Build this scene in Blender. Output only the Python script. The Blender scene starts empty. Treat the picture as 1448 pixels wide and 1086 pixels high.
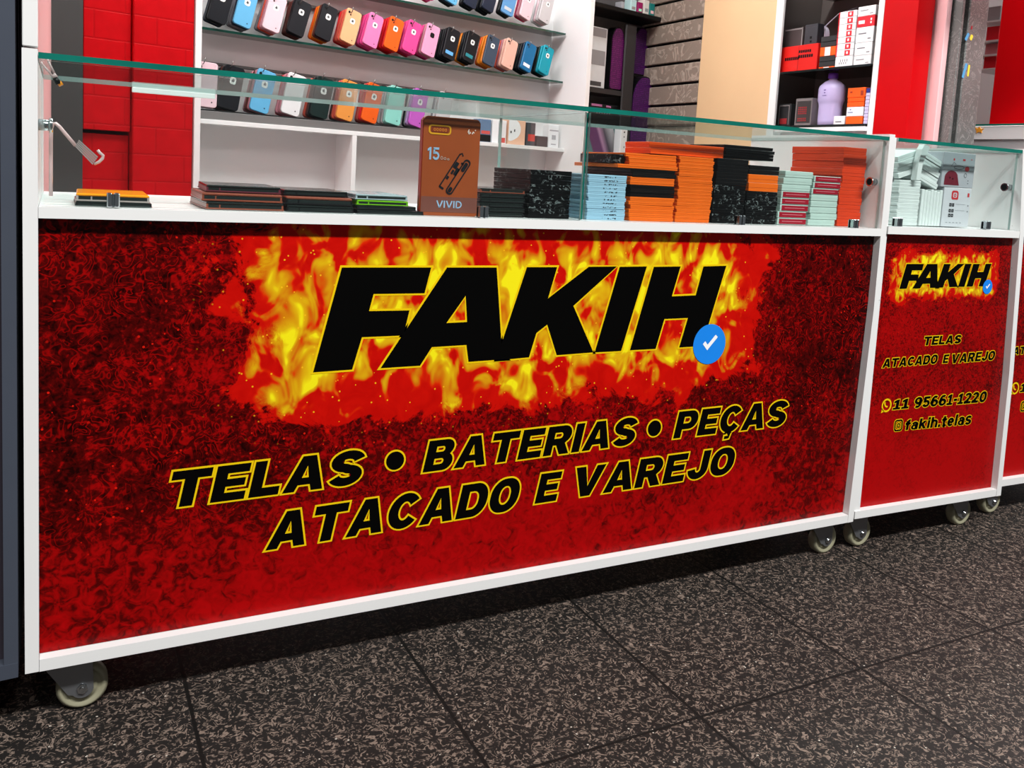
import bpy, bmesh, math, random
from math import sin, cos, pi, radians
from mathutils import Vector, Matrix

random.seed(7)
SC = bpy.context.scene
COL = SC.collection

# ------------------------------------------------------------------ camera
FPX, YAW, PIT, ROLL = 1256.1957, .494, -.1074, .0582
CAM = Vector((.0464, -1.4194, .8785))
PPX, PPY = 757.8, 376.54
fw = Vector((sin(YAW) * cos(PIT), cos(YAW) * cos(PIT), sin(PIT)))
rt0 = Vector((cos(YAW), -sin(YAW), 0))
up0 = rt0.cross(fw)
RT = rt0 * cos(ROLL) + up0 * sin(ROLL)
UP = -rt0 * sin(ROLL) + up0 * cos(ROLL)
cd = bpy.data.cameras.new('camera')
cam = bpy.data.objects.new('camera', cd)
COL.objects.link(cam)
cam.matrix_world = Matrix(((RT.x, UP.x, -fw.x, CAM.x), (RT.y, UP.y, -fw.y, CAM.y), (RT.z, UP.z, -fw.z, CAM.z), (0, 0, 0, 1)))
cd.sensor_fit = 'HORIZONTAL'; cd.sensor_width = 36
cd.lens = FPX / 1448 * 36
cd.shift_x = -(PPX - 724) / 1448
cd.shift_y = -(543 - PPY) / 1448
cd.clip_start = .02
SC.camera = cam


def ray(u, v):
    return RT * ((u - PPX) / FPX) - UP * ((v - PPY) / FPX) + fw


def bp(u, v, ax, val):            # where the sight line of a photo point meets an axis plane
    d = ray(u, v); i = 'xyz'.index(ax)
    return CAM + d * ((val - CAM[i]) / d[i])


# the back wall stands 14 degrees askew to the counters
TH = radians(14)
P0 = CAM + (fw + RT * ((500 - PPX) / FPX)) * 3.9
P0.z = 0
E1 = Vector((cos(TH), sin(TH), 0)); N1 = Vector((-sin(TH), cos(TH), 0))


def bk(u, v, off):                # same for a plane parallel to the back wall -> local (s, z)
    d = ray(u, v)
    q = CAM + d * ((P0 + N1 * off - CAM).dot(N1) / d.dot(N1))
    return (q - P0).dot(E1), q.z


# ------------------------------------------------------------------ materials
class NT:
    def __init__(s, m):
        m.use_nodes = True
        s.t = m.node_tree; s.t.nodes.clear()

    def n(s, typ, ins=None, **kw):
        nd = s.t.nodes.new(typ)
        for k, v in kw.items(): setattr(nd, k, v)
        for k, v in (ins or {}).items():
            if hasattr(v, 'is_linked') or hasattr(v, 'links'): s.t.links.new(v, nd.inputs[k])
            else: nd.inputs[k].default_value = v
        return nd

    def m(s, op, a, b=0., c=None, clamp=False):
        ins = {0: a, 1: b}
        if c is not None: ins[2] = c
        return s.n('ShaderNodeMath', ins, operation=op, use_clamp=clamp).outputs[0]

    def mix(s, f, a, b, blend='MIX'):
        nd = s.n('ShaderNodeMix', {0: f, 6: a, 7: b}, data_type='RGBA', blend_type=blend)
        return nd.outputs[2]

    def ramp(s, f, stops, interp='LINEAR'):
        nd = s.n('ShaderNodeValToRGB', {0: f})
        cr = nd.color_ramp; cr.interpolation = interp
        while len(cr.elements) < len(stops): cr.elements.new(.5)
        for e, (p, c) in zip(cr.elements, stops): e.position = p; e.color = c if len(c) == 4 else (*c, 1)
        return nd.outputs[0]

    def smooth(s, x, a, b):
        return s.n('ShaderNodeMapRange', {0: x, 1: a, 2: b, 3: 0., 4: 1.}, interpolation_type='SMOOTHSTEP', clamp=True).outputs[0]

    def noise(s, vec, scale, detail=2., rough=.5, dist=0.):
        return s.n('ShaderNodeTexNoise', {'Vector': vec, 'Scale': scale, 'Detail': detail, 'Roughness': rough, 'Distortion': dist}).outputs[0]

    def obj(s):
        return s.n('ShaderNodeTexCoord').outputs['Object']

    def out(s, base, rough=.5, metal=0., spec=.5, bump=None, bstr=.2, bdist=.002, alpha=None, coat=0.):
        ins = {'Base Color': base, 'Roughness': rough, 'Metallic': metal, 'Specular IOR Level': spec, 'Coat Weight': coat}
        if alpha is not None: ins['Alpha'] = alpha
        if bump is not None:
            ins['Normal'] = s.n('ShaderNodeBump', {'Height': bump, 'Strength': bstr, 'Distance': bdist}).outputs[0]
        p = s.n('ShaderNodeBsdfPrincipled', ins)
        s.n('ShaderNodeOutputMaterial', {0: p.outputs[0]})
        return p


def lin(c):
    return tuple((x / 255 / 12.92 if x / 255 < .04045 else ((x / 255 + .055) / 1.055) ** 2.4) for x in c)


MATS = {}


def M(name, rgb, rough=.45, metal=0., spec=.5, var=.05, scale=30.):
    """plain material: 8-bit colour with faint mottling"""
    if name in MATS: return MATS[name]
    m = bpy.data.materials.new(name); t = NT(m)
    c = lin(rgb)
    nz = t.noise(t.obj(), scale, 3.)
    a = tuple(x * (1 - var) for x in c) + (1,); b = tuple(min(1, x * (1 + var)) for x in c) + (1,)
    t.out(t.mix(nz, a, b), rough, metal, spec)
    MATS[name] = m
    return m


def M_glass(name, tint=(.96, .985, .98), refl=1.0):
    m = bpy.data.materials.new(name); t = NT(m)
    tr = t.n('ShaderNodeBsdfTransparent', {0: (*tint, 1)})
    gl = t.n('ShaderNodeBsdfGlossy', {0: (.95, 1, .98, 1), 'Roughness': .02})
    smudge = t.noise(t.obj(), 6., 3.)
    fr = t.n('ShaderNodeFresnel', {0: 1.5}).outputs[0]
    front = t.m('SUBTRACT', 1., t.n('ShaderNodeNewGeometry').outputs['Backfacing'])
    f = t.m('MULTIPLY', t.m('MULTIPLY', fr, front), t.m('MULTIPLY_ADD', smudge, .3 * refl, .85 * refl), clamp=True)
    mx = t.n('ShaderNodeMixShader', {0: f, 1: tr.outputs[0], 2: gl.outputs[0]})
    t.n('ShaderNodeOutputMaterial', {0: mx.outputs[0]})
    return m


def M_edge():
    m = bpy.data.materials.new('glass_edge'); t = NT(m)
    nz = t.noise(t.obj(), 9., 3.)
    t.out(t.mix(nz, (.0, .07, .055, 1), (.005, .20, .15, 1)), .15, 0, .6)
    return m


def M_lines(name, base, line, scale=60., freq=5., width=.12, rough=.4, amount=1., spec=.5, dist=.6, bump=0.):
    """swirling thin lines over a base colour (embossed / printed squiggles)"""
    m = bpy.data.materials.new(name); t = NT(m)
    o = t.n('ShaderNodeVectorMath', {0: t.obj(), 1: t.n('ShaderNodeObjectInfo').outputs['Random']}, operation='ADD').outputs[0]
    n1 = t.noise(o, scale, 2., .5, dist)
    fr = t.m('FRACT', t.m('MULTIPLY', n1, freq))
    d = t.m('ABSOLUTE', t.m('SUBTRACT', fr, .5))
    ln = t.m('SUBTRACT', 1., t.smooth(d, width * .4, width))
    brk = t.smooth(t.noise(o, scale * .45, 2.), .45, .6)
    f = t.m('MULTIPLY', t.m('MULTIPLY', ln, brk), amount)
    c = t.mix(f, (*lin(base), 1), (*lin(line), 1))
    t.out(c, rough, 0, spec, bump=(n1 if bump else None), bstr=bump or .1)
    return m


def M_panel(name, cx, cz, hx, hz, sp, sz, lift=0.):
    """printed vinyl: dark mottled red with a ragged burst of fire behind the logo"""
    m = bpy.data.materials.new(name); t = NT(m)
    o = t.obj()
    sep = t.n('ShaderNodeSeparateXYZ', {0: o})
    X, Z = sep.outputs[0], sep.outputs[2]
    # mottled red
    big = t.noise(o, 5., 4., .65, .3)
    mid = t.noise(o, 52. * sz, 2.5, .6, 1.3)
    fine = t.noise(o, 120. * sz, 1.5, .5, 1.0)
    mask = t.m('MULTIPLY_ADD', big, .75, t.m('MULTIPLY', mid, 1.0))
    mask = t.m('ADD', mask, t.m('MULTIPLY', t.m('SUBTRACT', fine, .5), t.m('MULTIPLY_ADD', t.smooth(Z, .20, .40), .55, .12)))
    v = t.m('ABSOLUTE', t.m('SUBTRACT', X, cx))
    edge = t.smooth(v, hx * .9, hx * 2.6)
    bright = t.smooth(Z, .42, .16)
    mask = t.m('ADD', mask, lift + .045)
    mask = t.m('ADD', mask, t.m('MULTIPLY', bright, .24))
    mask = t.m('SUBTRACT', mask, t.m('MULTIPLY', edge, .20))
    red = t.ramp(t.m('MULTIPLY', mask, .62), [(.38, (.012, 0, 0)), (.56, (.075, .0006, .0006)), (.66, (.25, .001, .0012)), (.80, (.36, .0012, .002))])
    n1 = t.noise(o, 30. * sz, 2.2, .5, .9)
    d = t.m('ABSOLUTE', t.m('SUBTRACT', t.m('FRACT', t.m('MULTIPLY', n1, 8.)), .5))
    ln = t.m('SUBTRACT', 1., t.smooth(d, .04, .17))
    brk = t.smooth(t.noise(o, 12. * sz, 2.), .36, .56)
    red = t.mix(t.m('MULTIPLY', t.m('MULTIPLY', ln, brk), t.m('MULTIPLY_ADD', t.smooth(Z, .18, .36), .55, .12)), red, (.34, .001, .001, 1))
    # sparks
    vo = t.n('ShaderNodeTexVoronoi', {'Vector': o, 'Scale': 62. * sz})
    spk = t.m('MULTIPLY', t.m('LESS_THAN', vo.outputs['Distance'], .12), t.smooth(t.noise(o, 7., 1.), .40, .56))
    red = t.mix(t.m('MULTIPLY', spk, t.m('MULTIPLY_ADD', t.smooth(Z, .18, .36), .7, .1)), red, (.72, .012, .004, 1))
    # distance to the logo's box, warped
    qx = t.m('MAXIMUM', t.m('SUBTRACT', v, hx), 0.)
    qz = t.m('MAXIMUM', t.m('SUBTRACT', t.m('ABSOLUTE', t.m('SUBTRACT', Z, cz)), hz), 0.)
    dist = t.m('DIVIDE', t.m('SQRT', t.m('ADD', t.m('MULTIPLY', qx, t.m('MULTIPLY', qx, .45)), t.m('MULTIPLY', qz, qz))), sp)
    w1 = t.noise(o, 9. * sz, 6., .68, .6)
    w2 = t.noise(o, 22. * sz, 4., .6, 1.6)
    f1 = t.m('ADD', dist, t.m('MULTIPLY', t.m('SUBTRACT', w1, .5), 2.6))
    rz = t.m('SUBTRACT', 1., t.smooth(f1, .86, 1.0))                       # ragged red zone
    c = t.mix(rz, red, t.mix(w2, (.36, .0, .0, 1), (.62, .006, .002, 1)))
    # flames: stretched, swirling
    mp = t.n('ShaderNodeMapping', {0: o, 'Rotation': (0, .45, 0), 'Scale': (1.2, 1, .85)}).outputs[0]
    fl = t.noise(mp, 21. * sz, 2.2, .5, .7)
    fl2 = t.noise(mp, 8. * sz, 2., .5, .8)
    heat = t.m('SUBTRACT', t.m('MULTIPLY_ADD', fl, 1.9, t.m('MULTIPLY', fl2, .9)), t.m('MULTIPLY', dist, .62))
    heat = t.m('SUBTRACT', heat, t.m('MULTIPLY_ADD', t.m('SUBTRACT', 1., t.smooth(dist, .0, .22)), .10, .66))
    fire = t.ramp(heat, [(.32, (.5, .002, .001)), (.45, (.64, .02, .001)), (.53, (.55, .13, .003)), (.66, (.62, .30, .004)), (.76, (.66, .40, .005)), (.86, (.82, .72, .008))])
    fm = t.m('MULTIPLY', t.smooth(heat, .34, .50), t.m('SUBTRACT', 1., t.smooth(f1, .55, .95)))
    c = t.mix(fm, c, fire)
    vo2 = t.n('ShaderNodeTexVoronoi', {'Vector': o, 'Scale': 66. * sz})
    spk2 = t.m('MULTIPLY', t.m('LESS_THAN', vo2.outputs['Distance'], .10), t.m('SUBTRACT', 1., t.smooth(dist, .6, 1.5)))
    c = t.mix(t.m('MULTIPLY', spk2, .85), c, (.85, .45, .01, 1))
    t.out(c, .3, 0, .12)
    return m


def M_floor():
    m = bpy.data.materials.new('speckled_floor_tile'); t = NT(m)
    o = t.obj()
    sep = t.n('ShaderNodeSeparateXYZ', {0: o})
    wob = t.m('MULTIPLY', t.m('SUBTRACT', t.noise(o, 40., 1.), .5), .0016)
    def joint(a, off, step, w):
        f = t.m('FRACT', t.m('DIVIDE', t.m('SUBTRACT', a, off), step))
        d = t.m('MULTIPLY', t.m('MINIMUM', f, t.m('SUBTRACT', 1., f)), step)
        return t.m('SUBTRACT', 1., t.smooth(t.m('ADD', d, wob), w * .5, w))
    j = t.m('MAXIMUM', joint(sep.outputs[0], .2282, .3737, .0042), joint(sep.outputs[1], -.3543, .62, .0038))
    n1 = t.noise(o, 44., 2.5, .55, 1.0)
    d1 = t.m('ABSOLUTE', t.m('SUBTRACT', t.m('FRACT', t.m('MULTIPLY', n1, 6.)), .5))
    worms = t.m('SUBTRACT', 1., t.smooth(d1, .06, .2))
    brk = t.smooth(t.noise(o, 75., 2.), .44, .52)
    big = t.noise(o, 3.5, 2.)
    f = t.m('MULTIPLY', worms, brk)
    n2 = t.noise(o, 130., 2., .6)
    gr = t.smooth(n2, .57, .64)
    f = t.m('MAXIMUM', f, t.m('MULTIPLY', gr, .55))
    dark = t.mix(big, (.0085, .0075, .007, 1), (.018, .016, .015, 1))
    lightc = t.mix(t.noise(o, 70., 1.), (.10, .073, .058, 1), (.27, .205, .168, 1))
    c = t.mix(f, dark, lightc)
    vo = t.n('ShaderNodeTexVoronoi', {'Vector': o, 'Scale': 60.})
    fleck = t.m('MULTIPLY', t.m('LESS_THAN', vo.outputs['Distance'], .10), t.m('GREATER_THAN', t.n('ShaderNodeSeparateColor', {0: vo.outputs['Color']}).outputs[0], .72))
    c = t.mix(fleck, c, (.42, .38, .33, 1))
    c = t.mix(j, c, (.006, .0055, .005, 1))
    h = t.m('SUBTRACT', t.m('MULTIPLY', f, .25), j)
    t.out(c, t.m('MULTIPLY_ADD', f, .1, .55), 0, .15, bump=h, bstr=.35, bdist=.0015)
    return m


WHITE = M('white_laminate', (226, 227, 226), .32, 0, .5, .012, 8)
WHITE2 = M('white_shelf_board', (228, 226, 226), .4, 0, .5, .012, 8)
RAIL = None


def M_white_worn():
    m = bpy.data.materials.new('white_edge_worn'); t = NT(m)
    o = t.obj()
    n = t.noise(o, 55., 3., .6)
    n2 = t.noise(o, 9., 2.)
    sc = t.m('MULTIPLY', t.smooth(n, .70, .76), t.smooth(n2, .5, .6))
    t.out(t.mix(sc, (.76, .765, .76, 1), (.19, .15, .14, 1)), .35, 0, .5)
    return m


WORN = M_white_worn()
GLASS = M_glass('clear_glass')
TOPGLASS = M_glass('tinted_top_glass', (.74, .81, .80), .5)
SOFTEDGE = M('pale_glass_edge', (150, 172, 168), .2)
EDGE = M_edge()
CHROME = M('chrome', (190, 195, 198), .18, 1.)
STEEL = M('galvanised_steel', (128, 130, 133), .42, .75)
CREAM = M('cream_nylon', (142, 139, 116), .4)
BLACKP = M('black_plastic', (9, 9, 11), .4, 0, .25)
CLEARP = M_glass('clear_plastic', (.93, .93, .93), 1.5)
BLACKINK = M('black_ink', (3, 3, 3), .4, 0, .08)
YELLOW = M('yellow_ink', (226, 190, 10), .4, 0, .1)
REDWALL = M('red_gloss_paint', (180, 3, 10), .35, 0, .12, .1, 6)
DARKGREY = M('dark_grey_paint', (52, 53, 52), .5)


# ------------------------------------------------------------------ mesh helpers
def rbox(bm, x0, y0, z0, x1, y1, z1, bev=0., seg=1, mi=0):
    r = bmesh.ops.create_cube(bm, size=1)
    vs = r['verts']
    for v in vs:
        v.co = Vector((x0 + (v.co.x + .5) * (x1 - x0), y0 + (v.co.y + .5) * (y1 - y0), z0 + (v.co.z + .5) * (z1 - z0)))
    fs = set(f for v in vs for f in v.link_faces)
    for f in fs: f.material_index = mi
    if bev > 0:
        es = set(e for v in vs for e in v.link_edges)
        rr_ = bmesh.ops.bevel(bm, geom=list(es), offset=bev, segments=seg, affect='EDGES', profile=.5)
        for f in rr_['faces']: f.material_index = mi
        vs = list({v for f in rr_['faces'] for v in f.verts} | {v for v in vs if v.is_valid})
    return vs


def prism(bm, pts, d0, d1, axis='y', mi=0):
    """extrude a closed polygon (list of 2D points) between two depths; axis = extrusion axis"""
    def P(a, b, d):
        return {'y': Vector((a, d, b)), 'x': Vector((d, a, b)), 'z': Vector((a, b, d))}[axis]
    va = [bm.verts.new(P(a, b, d0)) for a, b in pts]
    vb = [bm.verts.new(P(a, b, d1)) for a, b in pts]
    n = len(pts)
    fs = [bm.faces.new(va), bm.faces.new(vb[::-1])]
    for i in range(n): fs.append(bm.faces.new((va[i], vb[i], vb[(i + 1) % n], va[(i + 1) % n])))
    for f in fs: f.material_index = mi
    return va + vb


def cyl(bm, p, q, r, n=14, r2=None, mi=0):
    p, q = Vector(p), Vector(q)
    r2 = r if r2 is None else r2
    ax = (q - p).normalized()
    a = ax.orthogonal().normalized(); b = ax.cross(a)
    A = [bm.verts.new(p + (a * cos(2 * pi * i / n) + b * sin(2 * pi * i / n)) * r) for i in range(n)]
    B = [bm.verts.new(q + (a * cos(2 * pi * i / n) + b * sin(2 * pi * i / n)) * r2) for i in range(n)]
    fs = [bm.faces.new(A[::-1]), bm.faces.new(B)]
    for i in range(n):
        f = bm.faces.new((A[i], A[(i + 1) % n], B[(i + 1) % n], B[i])); f.smooth = True; fs.append(f)
    for f in fs: f.material_index = mi


def tube(bm, pts, r, n=8, mi=0):
    pts = [Vector(p) for p in pts]
    rings = []; prev = None
    for i, p in enumerate(pts):
        tg = (pts[min(i + 1, len(pts) - 1)] - pts[max(i - 1, 0)]).normalized()
        a = (prev - tg * prev.dot(tg)).normalized() if prev is not None else tg.orthogonal().normalized()
        prev = a; b = tg.cross(a)
        rings.append([bm.verts.new(p + (a * cos(2 * pi * k / n) + b * sin(2 * pi * k / n)) * r) for k in range(n)])
    for A, B in zip(rings, rings[1:]):
        for k in range(n):
            f = bm.faces.new((A[k], A[(k + 1) % n], B[(k + 1) % n], B[k])); f.smooth = True; f.material_index = mi
    for rg in (rings[0][::-1], rings[-1]):
        f = bm.faces.new(rg); f.material_index = mi


def lathe(bm, prof, n=24, c=(0, 0, 0), axis='z', mi=0):
    c = Vector(c); rings = []
    for r, h in prof:
        ring = []
        for k in range(n):
            a = 2 * pi * k / n
            v = {'z': Vector((r * cos(a), r * sin(a), h)), 'y': Vector((r * cos(a), h, r * sin(a)))}[axis]
            ring.append(bm.verts.new(c + v))
        rings.append(ring)
    for A, B in zip(rings, rings[1:]):
        for k in range(n):
            f = bm.faces.new((A[k], A[(k + 1) % n], B[(k + 1) % n], B[k])); f.smooth = True; f.material_index = mi
    for rg in (rings[0][::-1], rings[-1]):
        f = bm.faces.new(rg); f.material_index = mi


def rr(x0, y0, x1, y1, r, n=6):
    """rounded rectangle, CCW; r = number, (rx,ry) or four of them: tl, tr, br, bl"""
    if not isinstance(r, list): r = [r] * 4
    r = [(q, q) if not isinstance(q, tuple) else q for q in r]
    out = []
    for (cx, cy, sx, sy, a0), (rx, ry) in zip(((x0, y0, 1, 1, 180), (x1, y0, -1, 1, 270), (x1, y1, -1, -1, 0), (x0, y1, 1, -1, 90)), (r[3], r[2], r[1], r[0])):
        if rx <= 0: out.append((cx, cy)); continue
        for i in range(n + 1):
            a = radians(a0 + 90 * i / n)
            out.append((cx + sx * rx + rx * cos(a), cy + sy * ry + ry * sin(a)))
    return out


def mesh(name, bm, mats, parent=None, loc=None, rotz=0., smooth=False):
    bmesh.ops.recalc_face_normals(bm, faces=bm.faces)
    me = bpy.data.meshes.new(name); bm.to_mesh(me); bm.free()
    for m in (mats if isinstance(mats, (list, tuple)) else [mats]): me.materials.append(m)
    if smooth:
        for p in me.polygons: p.use_smooth = True
    o = bpy.data.objects.new(name, me); COL.objects.link(o)
    if parent: o.parent = parent
    if loc is not None: o.location = loc
    o.rotation_euler.z = rotz
    return o


def new(): return bmesh.new()


def tag(o, label, cat, group=None):
    o['label'] = label; o['category'] = cat
    if group: o['group'] = group
    return o


def thing(name, label, cat, loc=(0, 0, 0), rotz=0., group=None):
    o = bpy.data.objects.new(name, None); COL.objects.link(o)
    o.location = loc; o.rotation_euler.z = rotz; o.empty_display_size = .05
    return tag(o, label, cat, group)


def struct(o):
    o['kind'] = 'structure'; return o


def bxs(name, boxes, mats, parent=None, **kw):
    bm = new()
    for b in boxes: rbox(bm, *b)
    return mesh(name, bm, mats, parent, **kw)


def pane(name, x0, y0, z0, x1, y1, z1, parent, green=lambda n: True, body=None):
    """glass sheet: clear faces, green cut edges"""
    bm = new(); rbox(bm, x0, y0, z0, x1, y1, z1)
    dims = [x1 - x0, y1 - y0, z1 - z0]; thin = dims.index(min(dims))
    bm.normal_update()
    for f in bm.faces:
        f.material_index = 0 if abs(f.normal[thin]) > .9 else (1 if green(f.normal) else 2)
    return mesh(name, bm, [body or GLASS, EDGE, SOFTEDGE], parent)


# ------------------------------------------------------------------ lettering
def arc(cx, cy, rx, ry, a0, a1, n=14):
    return [(cx + rx * cos(radians(a0 + (a1 - a0) * i / n)), cy + ry * sin(radians(a0 + (a1 - a0) * i / n))) for i in range(n + 1)]


def stroke(p, hx, hy):
    L, Rr = [], []
    for i in range(len(p)):
        a = p[max(i - 1, 0)]; b = p[min(i + 1, len(p) - 1)]
        tx, ty = b[0] - a[0], b[1] - a[1]; l = math.hypot(tx, ty) or 1
        nx, ny = -ty / l, tx / l
        L.append((p[i][0] + nx * hx, p[i][1] + ny * hy)); Rr.append((p[i][0] - nx * hx, p[i][1] - ny * hy))
    return L + Rr[::-1]


def R4(x0, y0, x1, y1): return [(x0, y0), (x1, y0), (x1, y1), (x0, y1)]


def ell(cx, cy, rx, ry, n=28): return arc(cx, cy, rx, ry, 0, 360 - 360 / n, n - 1)


G = {
 'T': (.98, [([(0, 1), (0, .76), (.33, .76), (.33, 0), (.65, 0), (.65, .76), (.98, .76), (.98, 1)], [])]),
 'E': (.86, [([(0, 0), (.86, 0), (.86, .23), (.31, .23), (.31, .40), (.79, .40), (.79, .61), (.31, .61), (.31, .77), (.85, .77), (.85, 1), (0, 1)], [])]),
 'L': (.78, [([(0, 0), (.78, 0), (.78, .24), (.31, .24), (.31, 1), (0, 1)], [])]),
 'A': (1.1, [([(0, 0), (.32, 0), (.385, .18), (.715, .18), (.78, 0), (1.1, 0), (.735, 1), (.365, 1)], [[(.455, .38), (.645, .38), (.55, .72)]])]),
 'S': (.95, [(stroke(arc(.475, .70, .32, .19, 10, 262, 18) + arc(.475, .292, .32, .183, 82, -163, 18), .158, .120), [])]),
 'C': (.97, [(stroke(arc(.5, .5, .345, .39, 36, 324, 26), .155, .12), [])]),
 'O': (1.02, [(rr(0, -.01, 1.02, 1.01, (.46, .46), 10), [rr(.31, .22, .71, .78, (.19, .26), 8)])]),
 'D': (.98, [(rr(0, 0, .98, 1, [0, (.44, .46), (.44, .46), 0], 10), [rr(.31, .23, .67, .77, [0, (.2, .24), (.2, .24), 0], 8)])]),
 'B': (.95, [([(0, 0)] + arc(.66, .28, .29, .28, -90, 58, 9) + arc(.62, .735, .29, .265, -40, 90, 9) + [(0, 1)], [rr(.31, .21, .63, .40, [0, .09, .09, 0]), rr(.31, .61, .60, .79, [0, .08, .08, 0])])]),
 'R': (1.0, [([(0, 0), (.31, 0), (.31, .33), (.44, .33), (.63, 0), (1.0, 0), (.77, .385)] + arc(.64, .69, .33, .31, -58, 90, 10) + [(0, 1)], [rr(.31, .56, .63, .77, [0, .1, .1, 0])])]),
 'P': (.94, [([(0, 0), (.31, 0), (.31, .31)] + arc(.6, .655, .34, .345, -90, 90, 12) + [(0, 1)], [rr(.31, .53, .62, .78, [0, .12, .12, 0])])]),
 'I': (.32, [(R4(0, 0, .32, 1), [])]),
 'V': (1.1, [([(0, 1), (.38, 0), (.72, 0), (1.1, 1), (.77, 1), (.56, .33), (.35, 1)], [])]),
 'J': (.84, [(stroke([(.685, 1), (.685, .8), (.685, .55)] + arc(.42, .36, .265, .25, 0, -178, 14), .155, .12), [])]),
 '*': (.42, [(ell(.21, .47, .21, .21), [])]),
 '-': (.42, [(R4(0, .33, .42, .56), [])]),
 '.': (.27, [(R4(0, 0, .27, .26), [])]),
 '1': (.72, [([(0, 0), (.72, 0), (.72, .2), (.53, .2), (.53, 1), (.3, 1), (.02, .86), (.02, .64), (.22, .7), (.22, .2), (0, .2)], [])]),
 '2': (.88, [(stroke(arc(.43, .69, .29, .205, 168, -22, 14), .145, .115), []), ([(.02, .16), (.44, .16), (.83, .55), (.56, .66)], []), (R4(0, 0, .88, .22), [])]),
 '5': (.88, [(R4(.1, .78, .82, 1), []), ([(.06, .42), (.34, .47), (.36, .8), (.1, .8)], []), (stroke(arc(.43, .33, .3, .225, 125, -165, 16), .145, .11), [])]),
 '6': (.9, [(ell(.45, .33, .45, .34), [ell(.45, .32, .15, .12)]), (stroke(arc(.46, .52, .31, .385, 52, 185, 12) + [(.15, .33)], .15, .11), [])]),
 '0': (.92, [(rr(0, -.01, .92, 1.01, (.42, .46), 10), [rr(.31, .22, .61, .78, (.14, .24), 8)])]),
 'f': (.58, [(R4(.13, 0, .41, .8), []), (stroke(arc(.46, .8, .19, .12, 185, 75, 8), .14, .1), []), (R4(0, .52, .58, .72), [])]),
 'a': (.78, [(ell(.34, .24, .34, .25), [ell(.36, .23, .12, .09)]), (R4(.5, 0, .78, .5), []), (stroke(arc(.39, .48, .25, .175, -5, 160, 10), .13, .09), [])]),
 'k': (.86, [(R4(0, 0, .28, 1), []), ([(.24, .3), (.34, .27), (.54, 0), (.88, 0), (.55, .42), (.85, .74), (.5, .74), (.24, .46)], [])]),
 'i': (.28, [(R4(0, 0, .28, .74), []), (R4(0, .82, .28, 1.02), [])]),
 'h': (.8, [(R4(0, 0, .28, 1), []), (stroke([(.66, 0), (.66, .2), (.66, .4)] + arc(.42, .47, .24, .18, 0, 150, 10), .14, .1), [])]),
 't': (.58, [(R4(.14, .0, .42, .95), []), (R4(0, .54, .58, .74), []), (R4(.3, 0, .58, .2), [])]),
 'e': (.8, [(stroke(arc(.4, .37, .27, .28, 5, 318, 20), .13, .105), []), (R4(.14, .29, .74, .45), [])]),
 'l': (.28, [(R4(0, 0, .28, 1), [])]),
 's': (.76, [([(x * .8, y * .76) for x, y in stroke(arc(.475, .70, .32, .195, 12, 262, 18) + arc(.475, .29, .325, .19, 82, -165, 18), .16, .13)], [])]),
}
G['9'] = (.9, [([(.9 - a, 1 - b) for a, b in o], [[(.9 - a, 1 - b) for a, b in h] for h in hs]) for o, hs in G['6'][1]])
G['N'] = (.98, [([(0, 0), (.3, 0), (.3, .5), (.66, 0), (.98, 0), (.98, 1), (.68, 1), (.68, .5), (.32, 1), (0, 1)], [])])
G['Ç'] = (.97, G['C'][1] + [(stroke([(.48, .03), (.56, -.08), (.55, -.19), (.36, -.2)], .07, .06), [])])


def word(txt, gap=.11):
    x = 0; out = []
    for ch in txt:
        if ch == ' ': x += .42; continue
        w, pcs = G[ch]
        for o, hs in pcs: out.append(([(x + a, b) for a, b in o], [[(x + a, b) for a, b in h] for h in hs]))
        x += w + gap
    return x - gap, out


def area(p): return sum(p[i][0] * p[(i + 1) % len(p)][1] - p[(i + 1) % len(p)][0] * p[i][1] for i in range(len(p))) / 2


def grow(p, d):
    """offset a CCW polygon outwards by d (mitred, limited)"""
    n = len(p); q = []
    for i in range(n):
        a, b, c = p[i - 1], p[i], p[(i + 1) % n]
        e1 = (b[0] - a[0], b[1] - a[1]); e2 = (c[0] - b[0], c[1] - b[1])
        l1 = math.hypot(*e1) or 1e-9; l2 = math.hypot(*e2) or 1e-9
        n1 = (e1[1] / l1, -e1[0] / l1); n2 = (e2[1] / l2, -e2[0] / l2)
        k = 1 + n1[0] * n2[0] + n1[1] * n2[1]
        k = max(k, .45)
        q.append((b[0] + d * (n1[0] + n2[0]) / k, b[1] + d * (n1[1] + n2[1]) / k))
    return q


def fill(bm, outer, holes, y, d=0.):
    """flat printed shape facing -y at depth y; d > 0 fattens it"""
    polys = []
    for k, p in enumerate([outer] + holes):
        p = [p[i] for i in range(len(p)) if math.dist(p[i], p[i - 1]) > 1e-6]
        if area(p) < 0: p = p[::-1]
        if d: p = grow(p, d if k == 0 else -d)
        polys.append(p)
    es = []
    for p in polys:
        vs = [bm.verts.new((a * 60, y, b * 60)) for a, b in p]
        for i in range(len(vs)): es.append(bm.edges.new((vs[i], vs[(i + 1) % len(vs)])))
    bmesh.ops.triangle_fill(bm, edges=es, use_beauty=True, use_dissolve=False, normal=(0, -1, 0))


def print_shapes(name, pieces, mapf, y, mat, parent, d=0., label=None, step=0.):
    bm = new()
    for k, (o, hs) in enumerate(pieces): fill(bm, [mapf(*p) for p in o], [[mapf(*p) for p in h] for h in hs], y - step * k, d)
    for v in bm.verts: v.co.x /= 60; v.co.z /= 60
    for f in bm.faces:
        f.normal_update()
        if f.normal.y > 0: f.normal_flip()
    me = bpy.data.meshes.new(name); bm.to_mesh(me); bm.free(); me.materials.append(mat)
    o = bpy.data.objects.new(name, me); COL.objects.link(o); o.parent = parent
    if label: o['label'] = label
    return o


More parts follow.
